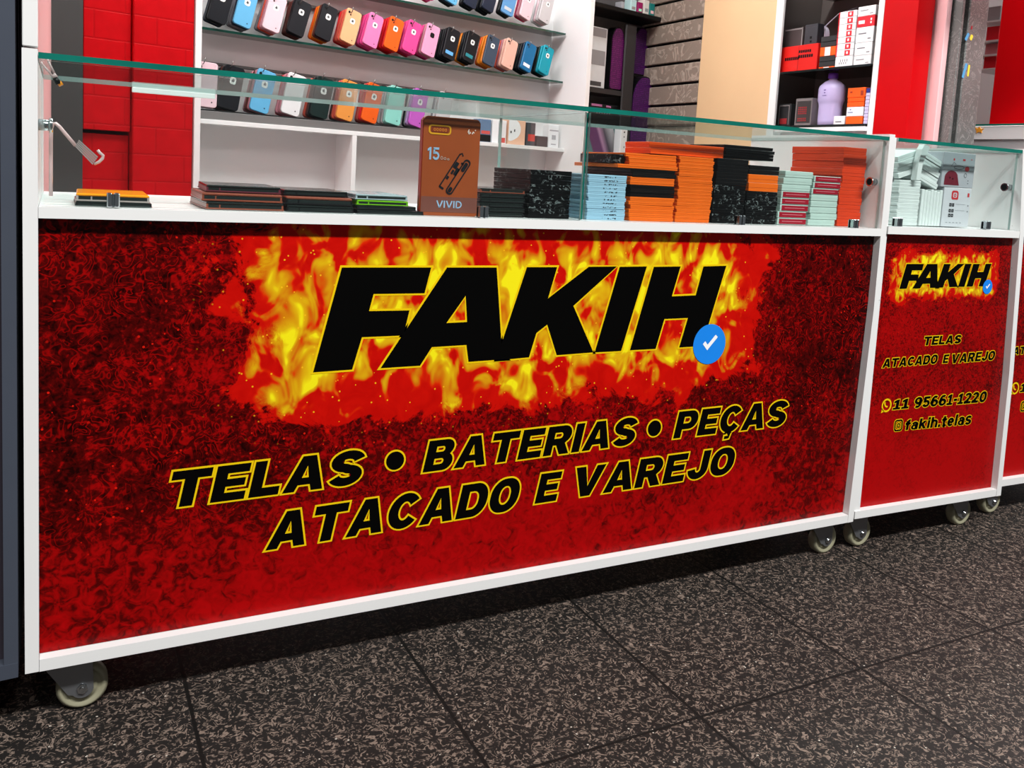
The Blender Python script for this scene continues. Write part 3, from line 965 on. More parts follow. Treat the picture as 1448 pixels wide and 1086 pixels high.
def hang(row, z, s, cols, desc, group, mark='sticker', tilt=16., label=None, dz=0., big=1.):
    """cases hung one behind another on one hook; cols front to back"""
    n = len(cols)
    for k, c in enumerate(cols):
        o = bpy.data.objects.new('phone_case', case_of(c)); COL.objects.link(o)
        a = radians(tilt + random.uniform(-2.2, 2.2) * (1 if k else .6))
        off = -.001 + k * .0185 * (4 / max(n, 4))
        # hangs from a hole near its upper left corner
        hx, hz = -.018, .058 * big
        cx = s - (hx * cos(a) + hz * sin(a)) + .0; cz = z - .012 - (-hx * sin(a) + hz * cos(a)) - k * .0025 + dz
        rot = Matrix.Rotation(a, 4, 'Y') @ Matrix.Rotation(radians(random.uniform(-3, 3)), 4, 'Z')
        lean = Matrix.Rotation(radians(-3), 4, 'X')
        o.matrix_world = Matrix.Translation(P0) @ Matrix.Rotation(TH, 4, 'Z') @ Matrix.Translation((cx, off, cz)) @ rot @ lean @ Matrix.Diagonal((1 + (big - 1) * .5, 1, big, 1))
        pos = 'front' if k == 0 else ('rearmost' if k == n - 1 else ['', 'second', 'third', 'fourth'][k])
        tag(o, f'{c} phone case, {pos} on the {row} row hook {desc}', 'phone case', group)
        if k == 0:
            if mark == 'sticker':
                child(ME_STICK, 'sticker', o); child(ME_MARK, 'sticker_print', o)
            elif mark == 'dark': child(ME_STKDK, 'sticker', o)
            child(ME_CAM, 'camera_hole', o); child(ME_PORT, 'strap_hole', o)
            if label: child(ME_LAB[label], 'paper_label', o)


g2 = 'phone cases on the middle hook row'
R2 = [(['black', 'black', 'navy'], 'nearest the red wall', 'sticker', None),
      (['light blue', 'navy', 'grey', 'grey'], 'with the light blue front', 'sticker', None),
      (['pale pink', 'dusty rose', 'coral', 'grey'], 'with the pale pink front', 'sticker', None),
      (['black', 'black', 'brown', 'brown'], 'with the silver-tagged black front', 'sticker', None),
      (['black', 'brown', 'amber', 'orange'], 'left of the peach stack', 'sticker', None),
      (['peach', 'coral', 'coral', 'red'], 'with the peach front', 'sticker', None),
      (['pink', 'hot pink', 'hot pink', 'magenta'], 'between the peach and orange stacks', 'sticker', None),
      (['orange', 'red', 'red', 'red'], 'with the orange front', 'sticker', None),
      (['hot pink', 'hot pink', 'magenta', 'red'], 'with the hot pink front', 'sticker', None),
      (['baby pink', 'dusty rose', 'hot pink', 'magenta'], 'with the dark-marked baby pink front', 'dark', None),
      (['black', 'black', 'black', 'black'], 'with the blue paper label', 'sticker', 'blue'),
      (['black', 'black', 'black', 'amber'], 'with the teal paper label', 'sticker', 'teal'),
      (['slate', 'amber', 'amber', 'orange'], 'with the slate front', 'sticker', None),
      (['blush', 'blush', 'dusty rose', 'coral'], 'with the blush front', 'none', None),
      (['blue', 'navy', 'black', 'black'], 'with the white paper label', 'none', 'white'),
      (['teal', 'teal', 'dark green', 'black'], 'at the right end', 'sticker', None)]
for s, (cols, d, mk, lb) in zip(ROW2, R2): hang('middle', TZ2, s, cols, d, g2, mk, 16., lb)
g3 = 'phone cases on the lower hook row'
R3 = [(['pale pink', 'pale pink'], 'at the left end', 'none', None, 3.),
      (['black', 'black', 'brown', 'black'], 'left of the light blue stack', 'sticker', None, 12.),
      (['light blue', 'dusty rose', 'brown', 'dusty rose'], 'with the light blue front', 'sticker', None, 14.),
      (['white', 'dusty rose', 'dusty rose', 'red'], 'with the white front', 'none', None, 14.),
      (['dark green', 'black', 'brown', 'coral'], 'with the dark green front', 'sticker', None, 12.),
      (['tan orange', 'coral', 'coral', 'brown'], 'with the tan orange front', 'sticker', None, 13.),
      (['orange', 'red', 'coral', 'red'], 'with the orange front', 'sticker', None, 13.),
      (['mint', 'mint', 'clear', 'clear'], 'with the mint front', 'none', None, 11.),
      (['violet', 'lilac', 'clear', 'black'], 'with the violet front', 'sticker', None, 12.),
      (['clear', 'clear', 'grey'], 'behind the brown boxed card', 'none', None, 10.)]
for s, (cols, d, mk, lb, tl) in zip(ROW3, R3): hang('lower', TZ3, s, cols, d, g3, mk, tl, lb, -.012, 1.18)
g1 = 'phone cases on the top hook row'
R1 = [(['hot pink', 'hot pink', 'magenta'], 'with the hot pink front'), (['light blue', 'navy', 'black'], 'with the light blue front'),
      (['navy', 'black', 'black'], 'right of the light blue stack'), (['navy', 'black', 'black', 'black'], 'left of the steel blue stack'),
      (['steel blue', 'black', 'black'], 'with the steel blue front'), (['pale pink', 'dusty rose', 'magenta'], 'with the pale pink front'),
      (['clear', 'clear', 'pale pink', 'white'], 'at the right end')]
S1 = [bk(u, 0, 0)[0] + .028 for u in (600, 633, 661, 687, 714, 740, 767)]
for s, (cols, d) in zip(S1, R1): hang('top', TZ1, s, cols, d, g1, 'sticker', 17., 'silver' if cols[0] == 'steel blue' else None, .006)

# things standing on the white shelf at its right end
def bbox_px(name, u0, v0, u1, v1, off, depth, mat, label, cat, group=None, bev=.0015, rot=0.):
    """carton standing on the back unit's shelf"""
    s0, z1 = bk(u0, v0, off); s1, z0 = bk(u1, v1, off)
    t = bthing_at(name, (s0 + s1) / 2, off + depth / 2, z0, label, cat, group, rot)
    w = (s1 - s0) / 2
    carton(name, w, depth / 2, z1 - z0, mat, t)
    return t, w, depth / 2, z1 - z0


def bthing_at(name, s, off, z, label, cat, group=None, rot=0.):
    p = P0 + E1 * s + N1 * off; p.z = z
    return thing(name, label, cat, p, TH + rot, group)


def carton(name, hw, hd, h, mat, t, lid=.0):
    """closed carton: body plus lid sleeve with tuck flap seam"""
    bm = new()
    rbox(bm, -hw, -hd, 0, hw, hd, h, min(.002, h * .12))
    body = mesh('carton', bm, mat, t)
    bm = new()
    rbox(bm, -hw + .002, -hd - .0004, h * .86, hw - .002, -hd + .001, h - .003)
    mesh('tuck_flap', bm, mat, t)
    return body


def marks(t, name, rects, y, mat):
    bm = new()
    for x0, z0, x1, z1 in rects: rbox(bm, x0, y - .0005, z0, x1, y + .0002, z1)
    return mesh(name, bm, mat, t)


CART = lambda n, c, r=.5: M('carton_' + n, c, r, 0, .4, .03, 20)
zsh = zb0 + .0006
def shelf_item(u0, v0, u1, mat, label, depth=.06, off=.0):
    s0, z1 = bk(u0, v0, off); s1, _ = bk(u1, v0, off)
    t = bthing_at('carton', (s0 + s1) / 2, off + depth / 2, zsh, label, 'box', 'small cartons on the wall unit shelf')
    carton('carton', (s1 - s0) / 2, depth / 2, z1 - zsh, mat, t)
    return t, (s1 - s0) / 2, depth / 2, z1 - zsh
t, w, d, h = shelf_item(680, 168, 695, CART('slate', (92, 116, 146)), 'slate blue carton beside the brown boxed card on white shelf')
marks(t, 'black_band', [(-w + .001, .003, w - .001, h * .32)], -d - .0004, BLACKP); marks(t, 'red_print', [(-w + .006, h * .36, w - .006, h * .5)], -d - .0004, CART('redprint', (200, 80, 74)))
t, w, d, h = shelf_item(697, 169, 706, CART('white', (226, 226, 228)), 'thin white carton right of the slate blue carton')
t, w, d, h = shelf_item(709, 170, 717, CART('white', (226, 226, 228)), 'thin white carton with red corner left of the peach carton')
marks(t, 'red_print', [(-w + .002, .004, w * .6, h * .25)], -d - .0004, CART('redprint', (200, 80, 74)))
t, w, d, h = shelf_item(720, 169, 744, CART('peachy', (226, 178, 150)), 'white and peach carton with curved printed edge')
bm = new(); prism(bm, [(-w + .001, .018), (-w + .02, .016)] + arc(-w + .016, h * .62, w * 1.15, h * .44, -60, 60, 8) + [(-w + .001, h - .002)], -d - .0008, -d + .0002); mesh('white_print', bm, CART('white', (226, 226, 228)), t)
marks(t, 'dots', [(-w + .012, h * .45, -w + .019, h * .55), (-w + .035, h * .52, -w + .042, h * .62)], -d - .0012, BLACKP)
t, w, d, h = shelf_item(746, 173, 758, CART('dkgrey', (54, 58, 64)), 'dark grey carton with red lettering right of peach carton', .05)
marks(t, 'red_print', [(-w * .7, h * .2, w * .9, h * .5)], -d - .0004, CART('redprint2', (196, 50, 36)))
t, w, d, h = shelf_item(760, 192, 775, CART('coal', (40, 40, 42)), 'low black carton in front of the white shelf end', .05)
t, w, d, h = shelf_item(777, 176, 791, CART('white', (226, 226, 228)), 'upright white carton with grey print at shelf end', .05)
marks(t, 'grey_print', [(-w + .004, h * .72, w - .004, h * .78), (-w * .4, h * .35, w * .4, h * .55), (-w * .5, h * .12, w * .5, h * .17)], -d - .0004, CART('greyprint', (160, 162, 166)))

# ------------------------------------------------------------------ dark alcove between wall unit and slat wall
AO = .14
al = bthing('alcove_shelving', 'black open shelving in the dark corner beside slat boards', 'shelving')
sa0, sa1 = SR + .032, 2.16
ztop = bk(880, 20, .02)[1]; zmid = bk(860, 130, .02)[1]
lbxs('back_board', [(sa0, .146, 0, sa1, .158, 2.6)], M('alcove_back', (92, 90, 92), .5), al)
lbxs('shelf', [(sa0, -.06, ztop - .012, sa1 - .06, .145, ztop + .012, .004)], BLACKP, al)
lbxs('shelf', [(sa0, .0, zmid - .016, bk(880, 130, .0)[0], .145, zmid + .012, .002)], M('dark_board', (46, 43, 44), .4), al)
su0, su1 = bk(881, 100, .0)[0], bk(896.5, 100, .0)[0]
zlow0 = bk(850, 224, .02)[1] - .0005
lbxs('upright', [(su0, -.005, zlow0, su1, .009, bk(885, 33, 0)[1], .006)], M('dark_board', (46, 43, 44), .4), al)
sw0, sw1 = bk(921, 100, .05)[0], bk(938, 100, .05)[0]
PURDK = M('aubergine_cloth', (30, 12, 34), .5)

zledge = bk(905, 105, .03)[1] - .0015
# top shelf bottles and boxes
for u0, u1, h, c, lb in ((880, 884, .05, (170, 170, 176), 'small grey tub on the black top shelf, leftmost one'), (893, 901, .075, (190, 220, 220), 'pale teal carton on the black top shelf'),
                         (903, 910, .07, (150, 20, 90), 'magenta carton on the black top shelf'), (912, 919, .09, (220, 214, 206), 'white printed carton on the black top shelf'),
                         (920, 927, .08, (20, 120, 116), 'dark teal carton on the black top shelf'), (928, 934, .07, (60, 40, 60), 'plum carton at the right end of black top shelf')):
    s0 = bk(u0, 10, .0)[0]; s1 = bk(u1, 10, .0)[0]
    t = bthing_at('carton', (s0 + s1) / 2, .03, ztop + .0124, lb, 'box', 'small cartons on the black top shelf')
    carton('carton', (s1 - s0) / 2, .025, h, CART('top' + str(u0), c), t)
    marks(t, 'print', [(-(s1 - s0) * .3, h * .3, (s1 - s0) * .3, h * .5)], -.0254, CART('toplab' + str(u0), tuple(min(255, 255 - x // 2) for x in c)))


def M_mesh(name, a, b, sc=95.):
    m = bpy.data.materials.new(name); t = NT(m)
    o = t.obj()
    vo = t.n('ShaderNodeTexVoronoi', {'Vector': o, 'Scale': sc}, feature='F1')
    vo.inputs['Randomness'].default_value = .12
    f = t.smooth(vo.outputs['Distance'], .28, .5)
    nz = t.noise(o, 5., 2.)
    c = t.mix(f, (*lin(a), 1), (*lin(b), 1))
    hot = t.m('MULTIPLY', t.m('SUBTRACT', 1., t.smooth(vo.outputs['Distance'], .05, .2)), t.smooth(nz, .55, .65))
    c = t.mix(hot, c, (.7, .55, .72, 1))
    t.out(c, .4, 0, .5)
    return m


PURP = M_mesh('purple_perforated_mesh', (130, 26, 146), (58, 10, 72))
MAG = M_mesh('magenta_perforated_mesh', (160, 50, 136), (80, 16, 76))


def mesh_speaker(u0, v0, u1, v1, off, front, label, zfoot=None):
    """upright rounded body with a perforated mesh front"""
    s0, z1 = bk(u0, v0, off); s1, z0 = bk(u1, v1, off)
    w = (s1 - s0) / 2; h = z1 - z0
    if zfoot is not None: z0 = zfoot; h = z1 - z0
    t = bthing_at('mesh_speaker', (s0 + s1) / 2, off + .03, z0, label, 'speaker', 'tall purple mesh-fronted goods in the alcove')
    o = rr(-w, 0, w, h, [(w * .95, w * 1.6), (w * .95, w * 1.6), w * .25, w * .25], 8)
    bm = new(); prism(bm, o, -.022, .03); mesh('body', bm, BLACKP, t)
    f = rr(-w + .006, .008, w - .006, h - .008, [(w * .85, w * 1.5), (w * .85, w * 1.5), w * .2, w * .2], 8)
    bm = new()
    prism(bm, f, -.027, -.0215); mesh('mesh_front', bm, front, t)
    return t


zmt = zmid + .0125
v_mid = 122
# magenta one stands on the shelf, purple ones on a ledge hidden below
mesh_speaker(868, 36, 880, 121, .01, MAG, 'narrow magenta mesh-fronted speaker standing left of black upright', zmt)
mesh_speaker(898, 36, 919, 104, .064, PURP, 'purple mesh-fronted speaker at the back of dark alcove, upper one', zledge)
mesh_speaker(897, 105, 925, 214, .0, PURP, 'purple mesh-fronted speaker with round top, lower one in alcove')
mesh_speaker(924, 48, 937, 103, .072, M_mesh('dark_plum_mesh', (84, 18, 94), (34, 8, 42)), 'dark plum mesh-fronted speaker against the slat boards', zledge)
lbxs('shelf', [(bk(897.5, 104, 0)[0], .063, bk(905, 105, .03)[1] - .012, sa1 - .02, .145, bk(905, 105, .03)[1] - .002)], BLACKP, al)
# white appliance box in the left of the alcove
t = bthing_at('white_appliance', bk(846.5, 90, .02)[0], .07, zmt, 'white glossy box with grey bands on the alcove shelf', 'box')
s0, s1 = bk(834, 90, .02)[0], bk(859, 90, .02)[0]; hw = (s1 - s0) / 2; hh = bk(850, 38, .02)[1] - zmt
bm = new(); rbox(bm, -hw, -.04, 0, hw, .06, hh, .006, 2); mesh('body', bm, M('appliance_white', (222, 222, 224), .25), t)
for zq in ((.38, .62), (.84, .98)): marks(t, 'grey_panel', [(-hw + .008, hh * zq[0], hw - .012, hh * zq[1])], -.0405, M('appliance_grey', (150, 146, 148), .4))
marks(t, 'dark_vent', [(-hw + .008, .012, hw - .03, .035)], -.0405, M('appliance_dark', (70, 68, 70), .5))
# printed cartons seen through the glass
def M_stripe(name, c1, c2, c3):
    m = bpy.data.materials.new(name); t = NT(m)
    o = t.obj(); sep = t.n('ShaderNodeSeparateXYZ', {0: o})
    d = t.m('ADD', t.m('MULTIPLY', sep.outputs[0], 3.2), t.m('MULTIPLY', sep.outputs[2], 1.6))
    d = t.m('FRACT', t.m('ADD', d, .52))
    vo = t.n('ShaderNodeTexVoronoi', {'Vector': o, 'Scale': 110.}); vo.inputs['Randomness'].default_value = .1
    c = t.ramp(d, [(.0, lin(c1)), (.30, lin(c1)), (.34, lin(c2)), (.56, lin(c2)), (.62, lin(c3)), (.75, lin((92, 86, 94))), (.92, lin((226, 222, 226)))], 'LINEAR')
    c = t.mix(t.m('MULTIPLY', t.smooth(vo.outputs['Distance'], .3, .5), .35), c, (.05, .03, .06, 1))
    t.out(c, .4, 0, .4); return m


zlow = bk(850, 224, .02)[1]
lbxs('shelf', [(sa0, -.1, zlow - .02, sa1 - .12, .145, zlow - .001)], M('dark_board', (46, 43, 44), .4), al)
def alc_box(u0, u1, v0, mat, label, off=.02, depth=.1):
    s0, z1 = bk(u0, v0, off); s1, _ = bk(u1, v0, off)
    t = bthing_at('carton', (s0 + s1) / 2, off + depth / 2, zlow, label, 'box', 'printed cartons low in the alcove')
    carton('carton', (s1 - s0) / 2, depth / 2, z1 - zlow, mat, t); return t, (s1 - s0) / 2, depth / 2, z1 - zlow
t, w, d, h = alc_box(834, 876, 178, M_stripe('teal_purple_print', (110, 160, 160), (120, 60, 118), (210, 160, 200)), 'carton with teal and purple diagonal mesh print behind glass')
t, w, d, h = alc_box(879, 888, 178, CART('white', (226, 226, 228)), 'slim white carton with black dots beside the teal purple carton', -.07, .05)
marks(t, 'dots', [(-.004, h * .8, .004, h * .84), (-.003, h * .66, .003, h * .7), (.001, h * .35, .006, h * .4)], -d - .0004, BLACKP)
# long case with dark window and vials under the mid shelf
t = bthing_at('vanity_case', bk(856, 160, .02)[0], .06, bk(856, 164, .02)[1], 'dark box with pink trays under the alcove shelf', 'box')
s0, s1 = bk(836, 160, .02)[0], bk(876, 160, .02)[0]; hw = (s1 - s0) / 2; hh = bk(850, 146, .02)[1] - t.location.z
bm = new(); rbox(bm, -hw, -.03, 0, hw, .05, hh, .004); mesh('body', bm, M('case_dark', (26, 28, 30), .3), t)
marks(t, 'pink_tray', [(-hw + .01, hh * .74, -.02, hh * .92), (.012, hh * .74, .05, hh * .9)], -.0305, M('tray_pink', (196, 120, 170), .5))
marks(t, 'pale_vial', [(-.06 + .02 * k, .01, -.052 + .02 * k, hh * .35) for k in range(6)], -.0305, M('vial_pale', (170, 160, 176), .4))
lbxs('shelf', [(sa0, .0, t.location.z - .014, su0, .145, t.location.z - .001)], BLACKP, al)

# ------------------------------------------------------------------ shelf unit on the right-hand wall
ru = thing('shelf_unit', 'white-edged dark shelf unit on the right-hand wall', 'shelving', (3.12, 1.5, 0))
INV[ru.name] = Matrix.Translation((-3.12, -1.5, 0))
zA = bp(1170, 96, 'x', 2.995).z; zB = bp(1180, 176, 'x', 2.995).z
cbxs('side_panel', [(3.0, 1.2095, 0, 3.30, 1.2385, 2.6, .001)], WHITE, ru)
cbxs('back_board', [(3.29, 1.239, zB - .1, 3.30, 1.850, 2.6)], DARKIN, ru)
cbxs('lining', [(2.999, 1.845, zB, 3.288, 1.850, 2.6)], DARKIN, ru)
cbxs('lining', [(3.003, 1.239, zB, 3.288, 1.2425, 2.6)], DARKIN, ru)
SHG = M('dark_glass_shelf', (20, 26, 26), .15, 0, .6)
cbxs('glass_shelf', [(2.99, 1.246, zA - .009, 3.288, 1.766, zA)], SHG, ru)
cbxs('glass_shelf', [(2.99, 1.246, zB - .011, 3.288, 1.766, zB), (3.0, 1.765, zB - .011, 3.288, 1.844, zB)], SHG, ru)
cbxs('glass_shelf', [(2.99, 1.246, zA + .36, 3.288, 1.766, zA + .37)], SHG, ru)
cbxs('base_cabinet', [(3.02, 1.239, .0, 3.05, 1.767, zB - .03, .001)], M('grey_white_board', (214, 212, 214), .5), ru)
cbxs('base_recess', [(3.012, bp(1130, 215, 'x', 3.012).y, bp(1121, 233, 'x', 3.012).z, 3.022, bp(1112.5, 215, 'x', 3.012).y, bp(1121, 203, 'x', 3.012).z, .001)], M('slate_recess', (84, 88, 90), .5), ru)
cbxs('maroon_panel', [(2.972, bp(1110, 215, 'x', 2.974).y, bp(1102, 300, 'x', 2.974).z, 2.9748, bp(1094, 215, 'x', 2.974).y, bp(1102, 199, 'x', 2.974).z)], M('maroon_panel', (96, 40, 46), .5), ru)
cbxs('base_top', [(2.985, 1.239, zB - .03, 3.288, 1.767, zB - .0115, .001)], WHITE2, ru)


def rw(name, u0, v0, u1, zbase, xf, depth, mat, label, cat='box', group=None, v1=None):
    """box on the right-hand shelves; its front faces -x"""
    a = bp(u0, v0, 'x', xf); b = bp(u1, v0, 'x', xf)
    z1 = bp((u0 + u1) / 2, v0, 'x', xf).z
    if v1 is not None: zbase = bp((u0 + u1) / 2, v1, 'x', xf).z
    hw = abs(a.y - b.y) / 2
    t = thing(name, label, cat, (xf + depth / 2, (a.y + b.y) / 2, zbase), -pi / 2, group)
    carton(name, hw, depth / 2, z1 - zbase, mat, t)
    return t, hw, depth / 2, z1 - zbase


zA += .0006; zB += .0006
REDC = CART('red', (206, 22, 14)); ORC = CART('orange', (240, 88, 14)); WHC = CART('white', (226, 226, 228)); LAV = CART('lavender', (196, 190, 224)); COAL = CART('coal', (40, 40, 42))
rg = 'goods on the right-hand upper shelf'
t, w, d, h = rw('carton', 1105.5, 64, 1157, zA, 3.01, .14, REDC, 'large red carton with black lettering on upper right shelf', 'box', rg)
marks(t, 'black_print', [(.0 + .013 * k, h * .70 - .001 * (k % 2), .010 + .013 * k, h * .80) for k in range(6)] + [(.0 + .013 * k, h * .50, .010 + .013 * k, h * .62) for k in range(7)] + [(-w + .03 + .013 * k, h * .45, -w + .040 + .013 * k, h * .57) for k in range(7)], -d - .0004, BLACKP)
marks(t, 'fold_line', [(-.002, .002, -.0005, h - .002)], -d - .0004, M('fold_dark', (120, 6, 6), .5))
zr_ = zA + h + .0006
t, w, d, h = rw('clamshell_pack', 1111, 40, 1136, zr_, 3.04, .06, M('smoky_pack', (72, 64, 64), .25), 'smoky clear pack lying on the large red carton', 'pack', rg)
marks(t, 'rim', [(-w, h * .9, w, h * .97), (w * .9, 0, w, h)], -d - .0006, M('pack_rim', (130, 124, 124), .25))
t, w, d, h = rw('phone_box', 1139, 34, 1157, zr_, 3.04, .04, M('graphite_box', (46, 46, 52), .3), 'graphite phone box standing on the large red carton', 'box', rg)
marks(t, 'lens', [(-.004, h * .3, .008, h * .42), (-.002, h * .12, .008, h * .22)], -d - .0006, BLACKP)
# coil of pale cable behind them
p = bp(1158, 45, 'x', 3.10)
bm = new()
zc = zr_ + .045
for k in range(4):
    tube(bm, [(3.09 + .008 * k, p.y - .02 + .036 * cos(a) * .8, zc + .044 * sin(a)) for a in [2 * pi * i / 20 for i in range(21)]], .004, 6)
tube(bm, [(3.1, p.y - .03, zc + .04), (3.14, p.y - .07, zc + .10), (3.2, p.y - .12, zc + .13)], .0025, 6)
tag(mesh('cable_coil', bm, M('lilac_cable', (196, 186, 204), .3)), 'pale lilac coiled cable behind the graphite phone box', 'cable', rg)
stk = [(94, 97.5, ORC, 'orange carton with white band, lowest under the black boxes'), (86.5, 94, COAL, 'black carton, lower one beside large red carton'), (79, 86.5, COAL, 'black carton, second one up beside large red carton'),
       (66, 79, ORC, 'orange and white carton between black cartons'), (59, 66, COAL, 'black carton above the orange and white carton'), (51, 59, COAL, 'black carton, topmost beside large red carton')]
zcur = zA
for v0, v1, mt, lb in stk:
    a = bp(1170, v0, 'x', 3.012).z; hgt = max(a - zcur - .0006, .008)
    A = bp(1158.5, 80, 'x', 3.012); B = bp(1181, 80, 'x', 3.012)
    t = thing('carton', lb, 'box', (3.012 + .06, (A.y + B.y) / 2, zcur), -pi / 2, rg)
    w = abs(A.y - B.y) / 2 - .001
    carton('carton', w, .06, hgt, mt, t)
    if mt is ORC: marks(t, 'white_band', [(-w * .35, .001, w * .35, hgt - .001)], -.0604, WHC)
    zcur += hgt + .0006
# red and white stack of seven
A = bp(1183, 60, 'x', 3.012); B = bp(1208, 60, 'x', 3.012); w = abs(A.y - B.y) / 2 - .001
ztopw = bp(1196, 16, 'x', 3.012).z; zbw = bp(1196, 79, 'x', 3.012).z
t = thing('carton', 'white carton under the seven red-marked cartons', 'box', (3.072, (A.y + B.y) / 2, zA), -pi / 2, rg); carton('carton', w, .06, zbw - zA - .0006, WHC, t)
marks(t, 'grey_print', [(-w * .5 + .006 * k, .012 + .01 * (k % 2), -w * .5 + .003 + .006 * k, .02 + .012 * (k % 2)) for k in range(8)], -.0604, M('print_grey', (110, 110, 116), .5))
OR7 = ['lowest', 'second lowest', 'third lowest', 'middle', 'third from top', 'second from top', 'topmost']
RP = CART('redmark', (214, 30, 44))
hz = (ztopw - zbw) / 7
for k in range(7):
    t = thing('carton', f'white carton with red badge, {OR7[k]} of the seven in the stack', 'box', (3.072, (A.y + B.y) / 2, zbw + k * hz), -pi / 2, rg)
    h = hz - .0006
    carton('carton', w, .06, h, WHC, t)
    marks(t, 'red_badge', [(w * .02, .002, w * .62, h - .003)], -.0603, RP); marks(t, 'red_spine', [(-w, .001, -w * .88, h - .001)], -.0603, RP)
    marks(t, 'badge_mark', [(w * .22, h * .3, w * .42, h * .7)], -.0607, WHC)
# white stack at the end of the shelf
A = bp(1209, 60, 'x', 3.012); B = bp(1234, 60, 'x', 3.012); w = abs(A.y - B.y) / 2 - .001
zz = zA
for v0, mt, lb in ((78, WHC, 'white carton with black print, lowest at shelf end'), (60, WHC, 'white carton, second lowest at shelf end'), (38, WHC, 'white carton below the red-banded one'), (23, RP, 'red-banded carton near the top of the white stack'), (9, WHC, 'white carton on top of the red-banded one')):
    z1 = bp(1221, v0, 'x', 3.012).z
    t = thing('carton', lb, 'box', (3.072, (A.y + B.y) / 2, zz), -pi / 2, rg); h = z1 - zz - .0006
    carton('carton', w, .06, h, mt, t)
    if mt is RP: marks(t, 'white_print', [(-w * .8, h * .3, -w * .1, h * .62), (w * .55, h * .55, w * .7, h * .75), (w * .55, h * .25, w * .7, h * .45)], -.0604, WHC)
    else: marks(t, 'grey_print', [(-w * .7, h * .55, w * .2, h * .62), (w * .4, h * .2, w * .75, h * .27)], -.0604, M('print_grey', (110, 110, 116), .5))
    zz = z1
# lower shelf
rg2 = 'goods on the right-hand lower shelf'
t, w, d, h = rw('carton', 1101, 147, 1119, zB, 3.03, .05, COAL, 'small black pack with red print at left of lower shelf', 'box', rg2)
marks(t, 'frame_line', [(-w * .8, h * .9, w * .8, h * .94), (-w * .8, h * .06, -w * .72, h * .9), (w * .72, h * .06, w * .8, h * .9)], -d - .0004, M('pack_rim', (130, 124, 124), .25)); marks(t, 'red_print', [(-w * .6, h * .1, w * .5, h * .35)], -d - .0004, M('print_red', (150, 40, 44), .5))
t, w, d, h = rw('clear_pack', 1126, 139, 1149, zB, 3.02, .05, M('pale_pack', (120, 112, 112), .2), 'clear plastic pack with red dotted print beside the purple bottle', 'pack', rg2)
marks(t, 'dark_window', [(-w * .8, h * .1, w * .9, h * .9)], -d - .0004, M('window_dark', (58, 54, 54), .3))
marks(t, 'red_print', [(-w * .6 + .011 * i, h * .42 + .009 * j, -w * .6 + .008 + .011 * i, h * .42 + .006 + .009 * j) for i in range(5) for j in range(4)] + [(-w * .6 + .011 * i, h * .16 + .009 * j, -w * .6 + .008 + .011 * i, h * .16 + .006 + .009 * j) for i in range(5) for j in range(2)], -d - .0009, M('print_red', (150, 40, 44), .5))
# bottle
pb = bp(1165, 178, 'x', 3.035); pt = bp(1165, 99, 'x', 3.035)
Hb = min(pt.z, zA - .013) - zB - .002; Wb = abs(bp(1149, 150, 'x', 3.035).y - bp(1182, 150, 'x', 3.035).y) / 2 * .93
bt = thing('bottle', 'tall lavender plastic bottle with purple cap on the lower shelf', 'bottle', (3.035 + .03, pb.y, zB), -pi / 2, rg2)
LIQ = M('lavender_bottle', (190, 178, 222), .35, 0, .5, .03, 10)
bm = new()
def ering(z, rx, ry, n=26): return [bm.verts.new((rx * cos(2 * pi * i / n), ry * sin(2 * pi * i / n), z)) for i in range(n)]
rings = [ering(z * Hb, r * Wb, r * Wb * .62) for z, r in ((0, .86), (.01, .93), (.10, .95), (.38, .95), (.44, 1.0), (.48, 1.08), (.70, 1.08), (.76, 1.0), (.84, .62), (.875, .32), (.90, .30))]
for A_, B_ in zip(rings, rings[1:]):
    for i in range(26):
        f = bm.faces.new((A_[i], A_[(i + 1) % 26], B_[(i + 1) % 26], B_[i])); f.smooth = True
bm.faces.new(rings[0][::-1]); bm.faces.new(rings[-1])
mesh('body', bm, LIQ, bt)
bm = new(); lathe(bm, [(.30 * Wb, .895 * Hb), (.34 * Wb, .90 * Hb), (.34 * Wb, .985 * Hb), (.30 * Wb, Hb)], 20); mesh('cap', bm, M('purple_cap', (92, 40, 150), .4), bt)['label'] = 'dark purple cap'
marks(bt, 'print', [(-.006, Hb * .66, .006, Hb * .675), (-.004, Hb * .61, .004, Hb * .625), (-.011, Hb * .56, .011, Hb * .57)], -Wb * .675, M('purple_print', (80, 50, 140), .5))
t, w, d, h = rw('carton', 1179, 164, 1195, zB, 3.02, .05, WHC, 'small white carton right of the purple bottle', 'box', rg2)
marks(t, 'grey_print', [(-w * .6, h * .3, w * .4, h * .4)], -d - .0004, M('print_grey', (110, 110, 116), .5))
A = bp(1197.5, 150, 'x', 3.012); B = bp(1221, 150, 'x', 3.012); w = abs(A.y - B.y) / 2
zz = zB
for v0, mt, lb in ((164.5, ORC, 'orange carton, lowest of the pile right of bottle'), (151, WHC, 'white-fronted orange carton in the pile right of bottle'), (144, ORC, 'orange carton above the white-fronted one'), (138, ORC, 'orange carton, second from top right of bottle'), (124, ORC, 'deep orange carton topping the pile right of bottle')):
    z1 = bp(1209, v0, 'x', 3.012).z; h = z1 - zz - .0006; ww = w * (1.06 if v0 == 124 else 1)
    t = thing('carton', lb, 'box', (3.067, (A.y + B.y) / 2, zz), -pi / 2, rg2); carton('carton', ww, .055, h, mt, t)
    if v0 == 124: marks(t, 'print', [(-ww * .7, h * .5, -ww * .45, h * .65), (ww * .5, h * .2, ww * .8, h * .7)], -.0554, M('print_rust', (150, 40, 6), .5))
    if mt is WHC: marks(t, 'print', [(-ww * .8, h * .4, -ww * .2, h * .48), (-ww * .6, h * .68, -ww * .45, h * .8)], -.0554, M('print_bluegrey', (120, 140, 180), .5))
    zz = z1
